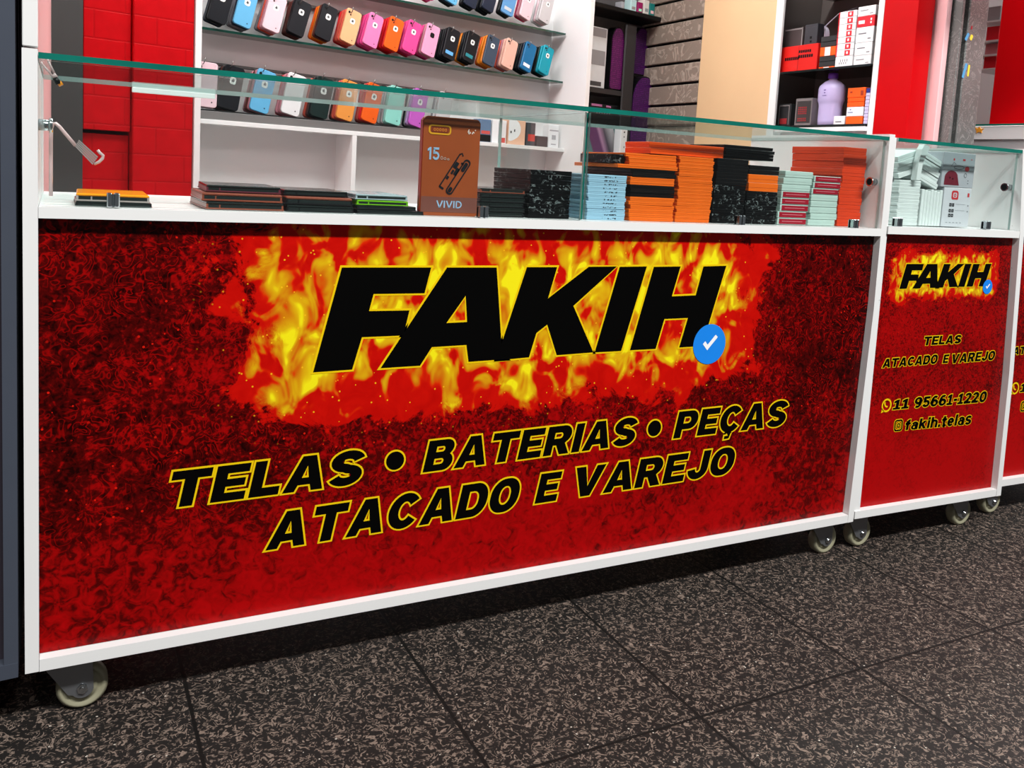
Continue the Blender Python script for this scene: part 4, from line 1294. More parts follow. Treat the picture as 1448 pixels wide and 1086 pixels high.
A = bp(1222.5, 150, 'x', 3.012); B = bp(1233.2, 150, 'x', 3.012); w = abs(A.y - B.y) / 2 - .0008
nl = 9; z1 = bp(1228, 131, 'x', 3.012).z; hz = (z1 - zB) / nl
ORD = ['lowest', 'second lowest', 'third lowest', 'fourth lowest', 'fifth lowest', 'sixth lowest', 'seventh lowest', 'eighth lowest', 'ninth lowest', 'tenth lowest', 'eleventh lowest', 'twelfth lowest', 'thirteenth lowest', 'fourteenth lowest', 'fifteenth lowest', 'sixteenth lowest', 'seventeenth lowest', 'eighteenth lowest', 'nineteenth lowest', 'twentieth lowest', 'twenty-first lowest', 'twenty-second lowest', 'twenty-third lowest', 'twenty-fourth lowest']
def ordn(k, n): return 'topmost' if k == n - 1 else ORD[k]
for k in range(nl):
    t = thing('carton', f'thin lavender carton, {ordn(k, nl)} of the pile at the lower shelf end', 'box', (3.067, (A.y + B.y) / 2, zB + k * hz), -pi / 2, rg2)
    carton('carton', w, .055, hz - .0006, LAV, t)
t = thing('carton', 'dark blue carton on top of the lavender pile', 'box', (3.067, (A.y + B.y) / 2, z1), -pi / 2, rg2); carton('carton', w, .055, bp(1228, 124.5, 'x', 3.012).z - z1, CART('navyblue', (30, 44, 130)), t)

# ------------------------------------------------------------------ goods inside the glass counters
def M_box(name, c, seam=.05, mark=None, mcol=(20, 24, 30), rough=.45, var=.07):
    """printed card box: faint sheet lines, optional column of small dark print marks"""
    m = bpy.data.materials.new(name); t = NT(m)
    o = t.obj(); sep = t.n('ShaderNodeSeparateXYZ', {0: o})
    nz = t.noise(o, 22., 3.)
    c0 = lin(c)
    col = t.mix(nz, tuple(x * (1 - var) for x in c0) + (1,), tuple(min(1, x * (1 + var)) for x in c0) + (1,))
    if mark is not None:
        x0, wd = mark
        nn = t.noise(t.n('ShaderNodeVectorMath', {0: o, 1: t.n('ShaderNodeObjectInfo').outputs['Location']}, operation='ADD').outputs[0], 330., 0.)
        band = t.m('LESS_THAN', t.m('ABSOLUTE', t.m('SUBTRACT', sep.outputs[0], x0)), wd)
        zb = t.m('LESS_THAN', t.m('ABSOLUTE', t.m('SUBTRACT', sep.outputs[2], .0028)), .0014)
        f = t.m('MULTIPLY', t.m('MULTIPLY', band, zb), t.m('GREATER_THAN', nn, .53))
        col = t.mix(f, col, (*lin(mcol), 1))
    t.out(col, rough, 0, .25)
    return m


B_BLUE = M_box('pale_blue_card', (146, 186, 208), mark=(.008, .016))
B_OR = M_box('orange_card', (226, 100, 16)); B_OR2 = M_box('deep_orange_card', (232, 78, 14)); B_RO = M_box('red_orange_card', (208, 58, 22))
B_BLK = M_box('black_card', (8, 8, 9), rough=.35); B_MINT = M_box('mint_card', (176, 198, 190)); B_CRIM = M_box('crimson_window', (150, 20, 40), rough=.3)
B_SWIRL = M_lines('black_swirl_card', (4, 4, 5), (100, 108, 108), 70., 4., .13, .4, .95, .15)
B_WH = M_box('white_card', (206, 214, 212)); B_ENV = M_box('white_paper_sleeve', (212, 220, 218))
COPPER = M('copper_tray_plastic', (126, 62, 44), .3, 0, .5); SMOKE = M('smoky_cover', (30, 36, 35), .12, 0, .5, .2, 10); AMB = M('amber_cover', (240, 146, 18), .2)
GREENL = M('green_cover', (104, 172, 22), .25); SILV = M('silver_blue_cover', (150, 166, 172), .2)
CAPL = {}


def slim(name, mat, hw, hd, h):
    """shared mesh of a slim two-piece box: tray and slightly wider lid"""
    k = (mat.name, round(hw, 4), round(hd, 4), round(h, 4))
    if k not in CAPL:
        bm = new()
        b = min(.0008, h * .15)
        rbox(bm, -hw + .0006, -hd + .0006, 0, hw - .0006, hd - .0006, h * .45, 0)
        rbox(bm, -hw, -hd, h * .40, hw, hd, h, b)
        bmesh.ops.recalc_face_normals(bm, faces=bm.faces)
        me = bpy.data.meshes.new(name); bm.to_mesh(me); bm.free(); me.materials.append(mat); CAPL[k] = me
    return CAPL[k]


def pile(what, colname, where, x0, x1, y0, dep, z0, z1, n, mats, jit=.002, jrot=.8, name='slim_box', cat='box', lean=0., group=None):
    """n slim boxes one on another; mats is one material or a list (colour name, material) bottom to top"""
    h = (z1 - z0) / n
    for k in range(n):
        cn, mt = mats[k] if isinstance(mats, list) else (colname, mats)
        o = bpy.data.objects.new(name, slim(name, mt, (x1 - x0) / 2 - jit, dep / 2, h - .0005)); COL.objects.link(o)
        o.location = ((x0 + x1) / 2 + random.uniform(-jit, jit) + lean * k * h, y0 + dep / 2 + random.uniform(0, jit), z0 + k * h)
        o.rotation_euler.z = radians(random.uniform(-jrot, jrot))
        tag(o, f'{cn} {what}, {ordn(k, n)} {where}', cat, group or ('boxes ' + where))
    return z1


LZ = lambda x: .7884 + .003 * (x - .0185) / 1.683
def PX_(u, v, y=.045): return bp(u, v, 'y', y)


# flat clamshell packs at the left
def flat_pack(x0, x1, y0, dep, z0, h, side, top, label, group, rot=0., tray=None):
    t = thing('screen_pack', label, 'pack', ((x0 + x1) / 2, y0 + dep / 2, z0), radians(rot), group)
    hw, hd = (x1 - x0) / 2, dep / 2
    bm = new()
    rbox(bm, -hw, -hd, 0, hw, hd, h * .22, .0006); rbox(bm, -hw + .004, -hd + .003, h * .2, hw - .004, hd - .003, h * .62)
    rbox(bm, -hw + .001, -hd + .0008, h * .15, -hw + .004, hd - .001, h * .7); rbox(bm, hw - .004, -hd + .001, h * .15, hw - .001, hd - .001, h * .7)
    rbox(bm, -hw + .02, -hd + .0004, h * .2, -hw + .022, -hd + .004, h * .62)
    mesh('tray', bm, side, t)
    bm = new(); rbox(bm, -hw + .004, -hd + .001, h * .2, hw - .004, -hd + .0035, h * .62); mesh('window', bm, SMOKE, t)
    bm = new(); rbox(bm, -hw + .001, -hd, h * .64, hw - .001, hd, h - .0004, h * .12); mesh('cover', bm, top, t)
    return t


gp = 'flat screen packs in the left half of the long counter'
flat_pack(.064, .168, .035, .15, .7890, .0065, BLACKP, SMOKE, 'thin black pack under the amber pack near left end', gp)
flat_pack(.066, .166, .036, .15, .7955, .012, M('clear_grey_tray', (150, 140, 136), .2), AMB, 'amber topped flat pack nearest the left end', gp, -1.)
zA1 = .7893
flat_pack(.242, .362, .034, .17, zA1, .0125, COPPER, SMOKE, 'copper edged dark flat pack, bottom of the left pile', gp, 1.)
flat_pack(.240, .363, .036, .17, zA1 + .013, .013, COPPER, COPPER, 'copper covered flat pack, middle of the left pile', gp, -1.5)
flat_pack(.250, .365, .05, .16, zA1 + .0265, .011, M('plum_tray', (92, 36, 48), .3), SMOKE, 'dark flat pack with plum edge, top of the left pile', gp, -3.)
flat_pack(.366, .478, .034, .17, zA1, .0112, BLACKP, SMOKE, 'black flat pack, bottom of the pile right of the copper one', gp, .5)
flat_pack(.367, .477, .034, .17, zA1 + .0115, .0135, BLACKP, COPPER, 'black flat pack with copper cover in the second pile', gp, -1.)
flat_pack(.370, .476, .055, .15, zA1 + .0255, .009, BLACKP, SMOKE, 'dark flat pack, top of the pile right of the copper one', gp, -2.5)
flat_pack(.481, .601, .032, .16, zA1, .0068, BLACKP, SMOKE, 'thin black pack, bottom of the green covered pile', gp, 1.)
flat_pack(.482, .588, .033, .16, zA1 + .007, .0075, BLACKP, SMOKE, 'thin black pack directly under the green one', gp, 0)
flat_pack(.482, .574, .034, .15, zA1 + .0148, .0085, GREENL, GREENL, 'bright green flat pack under the silver blue pack', gp, 0)
flat_pack(.480, .573, .036, .15, zA1 + .0237, .0095, SILV, SILV, 'silver blue flat pack on top of the green pack', gp, 0)

# boxed card standing by the glass
def M_card():
    m = bpy.data.materials.new('brown_orange_card'); t = NT(m)
    o = t.obj(); nz = t.noise(o, 7., 3.)
    t.out(t.mix(nz, (.17, .035, .012, 1), (.40, .085, .018, 1)), .3, 0, .45)
    return m


tl, trr, br, bl = PX_(601, 163, .04), PX_(679, 169, .04), PX_(679, 310, .04), PX_(598, 305, .04)
cw = (trr.x - tl.x) / 2 + .0015; ch = (tl.z - .7896)
vt = thing('boxed_card', 'upright brown orange phone box lettered 15 and VIVID behind the glass', 'box', ((tl.x + trr.x) / 2 + .001, .042, .7896))
bm = new(); prism(bm, rr(-cw, 0, cw, ch, [.009, .009, .004, .004], 6), 0, .014); mesh('body', bm, M_card(), vt)
bm = new(); prism(bm, rr(-cw - .0012, .006, -cw + .003, ch - .006, .002, 3), .002, .013); mesh('edge_strip', bm, M('card_red_edge', (150, 40, 24), .3), vt)
bm = new(); rbox(bm, -cw + .0006, -.0004, .006, cw - .0006, .0002, .033); mesh('lower_band', bm, M('card_mauve_band', (112, 66, 56), .35), vt)
PALEB = M('card_blue_ink', (140, 172, 200), .4)
def card_print(name, pcs, mat, y=-.0008, d=0.): return print_shapes(name, pcs, ident, y, mat, vt, d)
wd, gl = word('15', .1)
f = lambda u, v: (-cw + .008 + u * .0150, ch * .565 + v * .0215)
THIN5 = [(R4(.1, .82, .8, 1), []), ([(.1, .45), (.29, .5), (.3, .85), (.1, .9)], []), (stroke(arc(.43, .33, .32, .25, 125, -160, 16), .1, .09), [])]
ONE = [([(.28, 0), (.5, 0), (.5, 1), (.32, 1), (.05, .84), (.05, .66), (.28, .76)], [])]
pcs = [([f(*p) for p in o], []) for o, h in ONE] + [([f(a + .66, b) for a, b in o], []) for o, h in THIN5]
card_print('number_print', pcs, PALEB)
def thin_word(strokes, mapf, w): return [([mapf(*p) for p in stroke(s_, w, w)], []) for s_ in strokes]
V_ = [(0, 1), (.4, 0)], [(.4, 0), (.8, 1)]
def letters(seq):
    x = 0; out = []
    for c in seq:
        if c == 'V': out += [[(x, 1), (x + .38, 0)], [(x + .38, 0), (x + .76, 1)]]; x += .98
        elif c == 'I': out += [[(x + .05, 0), (x + .05, 1)]]; x += .34
        elif c == 'D': out += [[(x + .05, 0), (x + .05, 1)], [(x + .05, .93)] + [(x + p, q) for p, q in arc(.3, .5, .42, .43, 90, -90, 10)] + [(x + .05, .07)]]; x += .9
    return out
card_print('name_print', thin_word(letters('VIVID'), lambda u, v: (-.0235 + u * .0138, .0140 + v * .0125), .085), PALEB)
# small phone wordmark (looped marks) and roundel, badge outline
card_print('small_print', [([(-cw + .033 + a * .006 + k * .0062, ch * .567 + b * .007) for a, b in p], [[(-cw + .033 + a * .006 + k * .0062, ch * .567 + b * .007) for a, b in q]]) for k in range(3) for p, q in [(ell(.4, .5 - .12 * k, .4, .45 - .1 * k, 14), ell(.4, .5 - .12 * k, .26, .3 - .1 * k, 14))]], M('card_grey_ink', (170, 150, 140), .4))
card_print('corner_mark', [([(cw - .022 + p, ch - .026 + q) for p, q in s_], []) for s_ in (stroke([(.0, .008), (-.002, .003), (0, .0), (.003, .002), (.0, .004)], .0008, .0008), stroke([(.006, .0), (.008, .004), (.010, .002)], .0008, .0008), stroke([(.012, .006), (.012, .008)], .0008, .0008))], M('card_white_ink', (226, 214, 206), .4))
bx0, bx1, bz0, bz1 = -cw + .009, -cw + .051, ch - .031, ch - .014
card_print('badge_outline', [(rr(bx0, bz0, bx1, bz1, .006, 5), [rr(bx0 + .0028, bz0 + .0028, bx1 - .0028, bz1 - .0028, .004, 5)])], M('card_yellow_ink', (206, 146, 22), .4))
card_print('badge_fill', [(rr(bx0 + .005, bz0 + .004, bx1 - .005, bz1 - .004, .003, 4), [])], M('card_rust_ink', (120, 42, 16), .4), -.0006)
card_print('badge_mark', [([(bx0 + .011 + .0052 * k + a * .0022, (bz0 + bz1) / 2 + b * .0022) for a, b in ell(0, 0, 1, 1.2, 12)], [[(bx0 + .011 + .0052 * k + a * .0022, (bz0 + bz1) / 2 + b * .0022) for a, b in ell(0, 0, .55, .7, 12)]]) for k in range(5)], M('card_amber_ink', (196, 116, 30), .4))
# line drawing of two phones on edge
def U(p): return ((p[0] - 330) / 490 * 2 * cw + .0, (1000 - p[1]) / 920 * ch)
INKD = M('card_dark_ink', (10, 18, 24), .35)
o1 = rr(-.007, -.036, .007, .036, .0066, 6); i1 = rr(-.0045, -.033, .0045, .033, .0042, 6)
ca, sa = cos(radians(-32)), sin(radians(-32))
rotm = lambda p, cx, cz: (cx + p[0] * ca - p[1] * sa, cz + p[0] * sa + p[1] * ca)
c1 = U((398, 630)); c2 = U((318, 575))
card_print('phone_drawing', [([rotm(p, *c1) for p in o1], [[rotm(p, *c1) for p in i1]]),
                             ([rotm(p, *c1) for p in rr(-.0035, .012, .0035, .030, .003, 4)], []), ([rotm(p, *c1) for p in rr(-.0035, -.032, .0030, -.022, .003, 4)], []),
                             ([rotm(p, *c2) for p in R4(-.0012, -.034, .0012, .036)], []), ([rotm(p, *c2) for p in stroke([(0, .035), (.003, .039), (.007, .036)], .0012, .0012)], []),
                             ([rotm(p, *c2) for p in rr(0, -.0345, .009, -.031, .001, 3)], []),
                             ([rotm(p, c2[0] + .006, c2[1]) for p in R4(-.0035, .006, .0035, .018)], []), ([rotm(p, c2[0] + .006, c2[1]) for p in R4(-.0035, -.018, .001, -.012)], []), ([rotm(p, c2[0] + .007, c2[1]) for p in R4(-.002, -.006, .002, .002)], []),
                             ([rotm(p, c1[0] - .010, c1[1]) for p in R4(-.003, .004, .003, .018)], []), ([rotm(p, c1[0] - .008, c1[1]) for p in ell(0, .028, .003, .002, 10)], [])], INKD)

# piles, left to right
def zt(u, v, y=.045): return bp(u, v, 'y', y).z
gd = 'slim dark boxes right of the brown box'
z = .7898
n = 6; z1 = zt(742, 268, .05); h = (z1 - z) / n
for k in range(n):
    flat_pack(.714, .806 + random.uniform(-.003, .003), .05, .14, z + k * h, h - .0006, BLACKP if k < n - 1 else COPPER, SMOKE, f'slim black screen pack, {ordn(k, n)} right of the brown box', gd)
n = 10
pile('box with pale swirl print', 'black', 'in the pile left of the glass divider', .812, .903, .046, .16, .7900, zt(800, 242, .046), n, B_SWIRL, .0015, .5)
pile('box', 'pale blue', 'in the pale blue pile', .938, 1.030, .045, .17, .7902, zt(857, 247), 12, B_BLUE, .002, .7)
# orange and black pile
zb_, zt_ = .7905, zt(910, 217)
lay = [('orange', B_OR)] * 6 + [('black', B_BLK)] * 3 + [('orange', B_OR)] * 2 + [('black', B_BLK)] * 2
zm = zt(915, 239)
pile('box', '', 'in the orange and black banded pile', 1.036, 1.148, .046, .17, zb_, zm, len(lay), lay, .002, .6)
hh = (zt_ - zm) / 4
for k, (xa, xb, mt, cn) in enumerate([(1.005, 1.150, B_OR, 'orange'), (1.032, 1.148, B_OR, 'orange'), (1.030, 1.147, B_OR, 'orange'), (1.026, 1.149, B_OR, 'orange')]):
    o = bpy.data.objects.new('slim_box', slim('slim_box', mt, (xb - xa) / 2, .085, hh - .0005)); COL.objects.link(o)
    o.location = ((xa + xb) / 2, .047 + .085 + .002 * k, zm + k * hh); o.rotation_euler.z = radians(random.uniform(-1, 1))
    tag(o, ['orange box jutting left over the pale blue pile', 'orange box above the one jutting left', 'second orange box from top of the banded pile', 'orange box on top of the banded pile'][k], 'box', 'boxes in the orange and black banded pile')
z0_ = zm + hh + .001
a = bp(849, 227, 'y', .06); 
o = bpy.data.objects.new('slim_box', slim('slim_box', B_SWIRL, .016, .06, zt_ - z0_ - .004)); COL.objects.link(o)
o.location = (1.013, .06 + .06, zm + hh + .0003); tag(o, 'small black swirl printed box left of the top orange boxes', 'box')
# tall orange pile
pile('box', 'orange', 'in the tall orange pile', 1.1515, 1.243, .046, .17, .7907, zt(985, 222), 20, B_OR, .0016, .6)
ztop_o = max(zt_, zt(985, 222))
za = ztop_o + .0008; zb2 = zt(975, 204, .05)
for k in range(2):
    hk = (zb2 - za) / 2
    o = bpy.data.objects.new('slim_box', slim('slim_box', B_OR2, .094, .045, hk - .0006)); COL.objects.link(o)
    o.location = (1.175 + .004 * k, .052 + .045 + .006 * k, za + k * hk); o.rotation_euler.z = radians(1 - 2 * k)
    tag(o, ['deep orange box lying across two orange piles, lower one', 'deep orange box lying across two orange piles, upper one'][k], 'box', 'deep orange boxes across the pile tops')
# black piles
zbk = zt(1030, 262)
pile('box with swirl print', 'black', 'right of the tall orange pile', 1.246, 1.334, .047, .17, .7910, zbk, 8, B_SWIRL, .0015, .6)
pile('box', 'glossy black', 'on the swirl printed boxes', 1.249, 1.336, .046, .17, zbk + .0004, zt(1030, 224), 4, B_BLK, .0012, .6)
zb3 = zt(1078, 271)
pile('box with swirl print', 'black', 'under two orange boxes', 1.3375, 1.428, .049, .17, .7911, zb3, 7, B_SWIRL, .0015, .6)
pile('box', 'orange', 'between black boxes right of centre', 1.340, 1.426, .049, .16, zb3 + .0004, zt(1078, 247), 2, B_OR, .0012, .8)
zb4 = zt(1078, 247) + .0008
pile('box', 'black', 'on the two orange boxes', 1.339, 1.427, .05, .16, zb4, zt(1078, 234), 2, B_BLK, .001, .8)
zb5 = max(zt(1030, 224), zt(1078, 234)) + .001
z_e = zt(1066, 207, .06)
pile('long box', 'black', 'bridging the black piles', 1.278, 1.420, .06, .12, zb5, z_e, 4, B_BLK, .004, 1.8)


# windowed boxes
def window_pile(where, x0, x1, y0, dep, z0, z1, n, seq, jit, lean=0.):
    h = (z1 - z0) / n
    for k in range(n):
        kind = seq[k]
        t = thing('slim_box', f"{'mint box with crimson front' if kind else 'pale mint box'}, {ordn(k, n)} {where}", 'box', ((x0 + x1) / 2 + random.uniform(-jit, jit) + lean * k * h, y0 + dep / 2, z0 + k * h), radians(random.uniform(-.8, .8)), 'boxes ' + where)
        hw = (x1 - x0) / 2 - jit; hd = dep / 2
        bm = new(); rbox(bm, -hw, -hd, 0, hw, hd, h - .0006, .0012, 2); rbox(bm, -hw - .0004, -hd - .0004, h * .44, hw + .0004, hd, h * .52)
        mesh('body', bm, B_MINT, t)
        if kind:
            bm = new(); rbox(bm, -hw + .004, -hd - .0008, h * .12, hw - .0015, -hd + .0005, h * .86); mesh('crimson_front', bm, B_CRIM, t)
            bm = new(); rbox(bm, -hw + .012, -hd - .0011, h * .46, hw - .012, -hd - .0006, h * .54); mesh('print_line', bm, M('print_rose', (206, 120, 130), .4), t)


window_pile('in the mint and crimson pile', 1.4305, 1.519, .050, .15, .7914, zt(1128, 242, .05), 8, [1, 1, 1, 1, 1, 0, 0, 0], .0025, .06)
window_pile('in the pile left of the red orange pile', 1.5225, 1.610, .050, .15, .7916, zt(1166, 249, .05), 8, [0, 0, 0, 0, 0, 1, 1, 1], .0025, .03)
pile('box', 'red orange', 'in the tall red orange pile at right end', 1.613, 1.690, .052, .165, .7918, zt(1205, 208, .052), 11, B_RO, .002, .9, lean=.025)

# ------------------------------------------------------------------ narrow counter's goods
LZ2 = .7985
def pile2(cn, what, where, x0, x1, y0, dep, z0, z1, n, mat, jit=.0012, jrot=.8):
    return pile(what, cn, where, x0, x1, y0, dep, z0, z1, n, mat, jit, jrot, 'paper_sleeve', 'sleeve')
xa, xb = bp(1268, 300, 'y', .05).x, bp(1299, 300, 'y', .05).x
pile2('white', 'paper sleeve', 'in the front left pile of narrow counter', xa, xb, .05, .16, LZ2, zt(1290, 255, .05), 14, B_ENV)
xc, xd = bp(1301, 300, 'y', .05).x, bp(1331, 300, 'y', .05).x
# sleeves on edge
ns = 7; wsl = (xd - xc) / ns
for k in range(ns):
    o = bpy.data.objects.new('paper_sleeve', None); COL.objects.link(o)
    bpy.data.objects.remove(o)
    bm = new(); rbox(bm, xc + k * wsl + .0005, .05, LZ2, xc + (k + 1) * wsl - .0005, .20, zt(1315, 268, .05) - .002 * (k % 3), .0012)
    tag(mesh('paper_sleeve', bm, B_ENV), f"white paper sleeve on edge, {['first', 'second', 'third', 'fourth', 'fifth', 'sixth', 'seventh'][k]} from left in the upright row", 'sleeve', 'upright sleeves in the narrow counter')
zp = zt(1290, 255, .05) + .001


def tilted(cx, y0, z0, hw, dep, h, ang, label, group):
    o = bpy.data.objects.new('paper_sleeve', slim('paper_sleeve', B_ENV, hw, dep / 2, h)); COL.objects.link(o)
    o.location = (cx, y0 + dep / 2, z0); o.rotation_euler = (0, radians(-ang), 0)
    tag(o, label, 'sleeve', group)


# slanting heaps on top: left one rises to the right, right one falls to the right
hwL = .048; sx = (xa + .047)
for k in range(4):
    tilted(xa + .036 - k * .0015, .055 + .003 * (k % 2), zp + .0115 + k * .0132, .036, .13, .0122, 17., f'white paper sleeve, {ordn(k, 4)} in the heap rising right', 'sleeves slanting up to the right')
for k in range(5):
    tilted(xc + .024 + k * .0016, .055 + .003 * (k % 2), zt(1315, 268, .05) + .0125 + k * .0140, .036, .13, .0128, -19., f'white paper sleeve, {ordn(k, 5)} in the heap falling right', 'sleeves slanting down to the right')
# folded sleeve standing between the heaps
bm = new()
x0, zz0, zz1 = bp(1296, 255, 'y', .04).x, zp, zt(1298, 203, .045)
pl = [(x0 - .006, zz0), (x0 + .007, zz0), (x0 + .012, zz0 + (zz1 - zz0) * .5), (x0 + .026, zz0 + (zz1 - zz0) * .8), (x0 + .030, zz1 - .006), (x0 + .012, zz1), (x0 + .004, zz0 + (zz1 - zz0) * .85), (x0 - .003, zz0 + (zz1 - zz0) * .5)]
prism(bm, pl, .036, .052)
tag(mesh('folded_sleeve', bm, B_ENV), 'white sleeve folded upright between the two slanting heaps', 'sleeve')

# pale device boxes with red marks
GREYB = M_box('silver_grey_card', (166, 170, 176), rough=.35); LGREYB = M_box('light_grey_card', (196, 199, 204), rough=.4); MAROON = M('maroon_side', (104, 20, 38), .4)
REDINK = M('carton_red_ink', (190, 44, 52), .4); DKINK = M('carton_dark_ink', (44, 46, 50), .4)
g0, g1 = bp(1333, 300, 'y', .05).x, bp(1367, 300, 'y', .05).x
zsplit = zt(1350, 265, .05)
t = thing('device_box', 'light grey box with red roundel and dark glyphs, lower of two', 'box', ((g0 + g1) / 2 + .004, .05, LZ2), 0, 'grey device boxes')
hw = (g1 - g0) / 2 + .006; h = zsplit - LZ2 - .001
bm = new(); rbox(bm, -hw, 0, 0, hw, .12, h, .001); mesh('carton', bm, LGREYB, t)
bm = new(); rbox(bm, hw, .002, .001, hw + .0015, .118, h - .001); mesh('side_panel', bm, MAROON, t)
def pr(tt, name, pcs, mat): return print_shapes(name, pcs, ident, -.0004, mat, tt)
pr(t, 'red_roundel', [(rr(-hw * .45, h * .70, hw * .05, h * .93, [.006, .008, .003, .006]), [rr(-hw * .34, h * .75, -hw * .05, h * .88, .004)]), (ell(-hw * .2, h * .81, .0045, .0045, 12), [ell(-hw * .2, h * .81, .002, .002, 10)])], REDINK)
pr(t, 'red_mark', [(R4(hw * .72, h * .78, hw * .86, h * .88), [])], REDINK)
pr(t, 'dark_glyphs', [(R4(-hw * .55 + q * .010, h * zz_, -hw * .55 + .0085 + q * .010, h * (zz_ + .085)), [R4(-hw * .55 + q * .010 + .003, h * (zz_ + .03), -hw * .55 + .0055 + q * .010, h * (zz_ + .05))]) for q in range(2) for zz_ in (.52, .37, .25)] + [(R4(hw * .8, h * (zz_ + .02), hw * .86, h * (zz_ + .05)), []) for zz_ in (.52, .37)], DKINK)
pr(t, 'fine_lines', [(R4(-hw * .1, h * zz_, hw * .6, h * (zz_ + .008)), []) for zz_ in (.58, .42)] + [(R4(-hw * .7 + .013 * q, h * .10, -hw * .7 + .007 + .013 * q, h * .118), []) for q in range(5)], M('carton_fine_ink', (140, 144, 150), .4))
hw2 = (bp(1378, 240, 'y', .05).x - bp(1333, 240, 'y', .05).x) / 2
h2 = zt(1355, 216, .05) - zsplit
t = thing('device_box', 'silver grey box with dark red blob, standing on the light grey box', 'box', ((bp(1378, 240, 'y', .05).x + bp(1333, 240, 'y', .05).x) / 2, .05, zsplit), 0, 'grey device boxes')
bm = new(); rbox(bm, -hw2, 0, 0, hw2, .12, h2, .001); mesh('carton', bm, GREYB, t)
bm = new(); rbox(bm, hw2, .002, .001, hw2 + .0018, .118, h2 - .001); mesh('side_panel', bm, MAROON, t)
pr(t, 'maroon_blob', [([(-hw2 * .85, h2 * .06)] + arc(-hw2 * .42, h2 * .26, hw2 * .42, h2 * .22, 170, 30, 10) + [(hw2 * .1, h2 * .06)], [])], MAROON)
pr(t, 'blob_dots', [(ell(-hw2 * .5, h2 * .27, .0022, .0022, 10), []), (ell(-hw2 * .32, h2 * .24, .0022, .0022, 10), [])], LGREYB)
pr(t, 'red_print', [(ell(hw2 * .52, h2 * .55, .0085, .0065, 14), []), (ell(-hw2 * .35, h2 * .80, .003, .003, 8), []), (R4(hw2 * .2, h2 * .78, hw2 * .36, h2 * .83), []), (R4(hw2 * .7, h2 * .82, hw2 * .8, h2 * .84), [])], REDINK)
pr(t, 'line_drawing', [([(x_, z_) for x_, z_ in stroke(arc(hw2 * .0, h2 * .58, hw2 * .32, h2 * .05, 0, 350, 16), .0006, .0006)], []), (stroke([(-hw2 * .5, h2 * .6), (-hw2 * .35, h2 * .72), (-hw2 * .2, h2 * .66)], .0006, .0006), []), (stroke(arc(hw2 * .45, h2 * .36, hw2 * .08, h2 * .06, 0, 340, 12), .0007, .0007), [])] + [(R4(hw2 * .62, h2 * zz_, hw2 * .68, h2 * (zz_ + .025)), []) for zz_ in (.12, .2)], DKINK)

# clear bent hanger and bracket at the left end of the long counter
bm = new()
Y = .06
P = lambda u, v: tuple(bp(u, v, 'y', Y))
pts = [P(72, 277), P(72, 240), P(72, 200), P(72.5, 181), P(75, 175), P(79, 174.5), P(84, 179), P(95, 192), P(107, 206)]
tube(bm, pts, .0026, 8)
hang_o = new()
t = thing('acrylic_hanger', 'clear bent plastic hanger with hooked tip at left end', 'hanger', tuple(bp(72, 277, 'y', Y)))
INV[t.name] = Matrix.Translation(-t.location)
PINKCL = M_glass('tinted_clear_plastic', (.80, .66, .66), 2.2)
hang_o.free()
cmesh('rod', bm, M('milky_acrylic', (196, 166, 166), .15, 0, .6), t)
bm = new()
q0, q1, q2, q3 = [bp(u, v, 'y', Y) for u, v in ((106, 207), (112, 197), (139, 221), (131, 233))]
for k in range(5):
    a = k / 5; b = (k + .72) / 5
    L0 = q0.lerp(q1, a); L1 = q0.lerp(q1, b); M0 = q3.lerp(q2, a); M1 = q3.lerp(q2, b)
    prism(bm, [(L0.x, L0.z), (M0.x, M0.z), (M1.x, M1.z), (L1.x, L1.z)], Y - .003, Y + .003)
cmesh('ribbed_blade', bm, M('ribbed_acrylic', (168, 158, 156), .12, .3, .6), t)
bm = new(); tube(bm, [P(133, 232), P(140, 229), P(145, 224), P(146, 220), P(141, 216), P(138, 212)], .0022, 8)
cmesh('hook_tip', bm, M('milky_acrylic', (196, 166, 166), .15, 0, .6), t)
t = thing('glass_bracket', 'clear bracket with black and yellow tip under glass corner', 'bracket', tuple(bp(62, 85, 'y', .05)))
INV[t.name] = Matrix.Translation(-t.location)
Y = .05
bm = new()
tube(bm, [P(57, 88), P(68, 100), P(75, 109)], .0016, 6); tube(bm, [P(66, 83), P(72, 94), P(77, 104)], .0016, 6)
p0, p1 = P(75, 105), P(79, 110); cyl(bm, p0, p1, .0035, 10)
cmesh('arms', bm, M('milky_acrylic', (196, 166, 166), .15, 0, .6), t)
bm = new(); cyl(bm, P(78, 110), P(83, 119), .0042, 10); cmesh('tip', bm, BLACKP, t)
bm = new(); cyl(bm, P(82, 120), P(88, 117), .0032, 8); cmesh('yellow_clip', bm, AMB, t)

# ------------------------------------------------------------------ left edge: the next unit, with a dark bag in the gap
lc = thing('metal_cabinet', 'grey blue metal cabinet cut off by the left edge', 'cabinet', (-.18, .1, 0))
INV[lc.name] = Matrix.Translation((.18, -.1, 0))
SLATE_ = M('slate_blue_metal', (66, 72, 84), .4, .1, .4)
bm = new(); prism(bm, [(-.0265, .0975), (-.0085, .099), (-.0085, 1.0), (-.011, 1.9), (-.033, 1.9), (-.0265, 1.0)], .0, .5)
cmesh('frame_post', bm, SLATE_, lc)
bm = new(); prism(bm, [(-.40, .085), (-.0087, .099), (-.0087, .121), (-.40, .107)], -.001, .5)
cmesh('bottom_rail', bm, SLATE_, lc)
cbxs('inner_panel', [(-.40, .02, .11, -.0266, .03, 1.9)], M('plum_panel', (50, 44, 54), .4), lc)
cbxs('plinth', [(-.39, .25, .0, -.02, .48, .084)], BLACKP, lc)
bm = new()
prof = [(.80, -.0005, .0075), (.83, -.0045, .0060), (.88, -.0062, .004), (.95, -.0070, .002), (1.05, -.0072, .0005), (1.2, -.0078, -.001)]
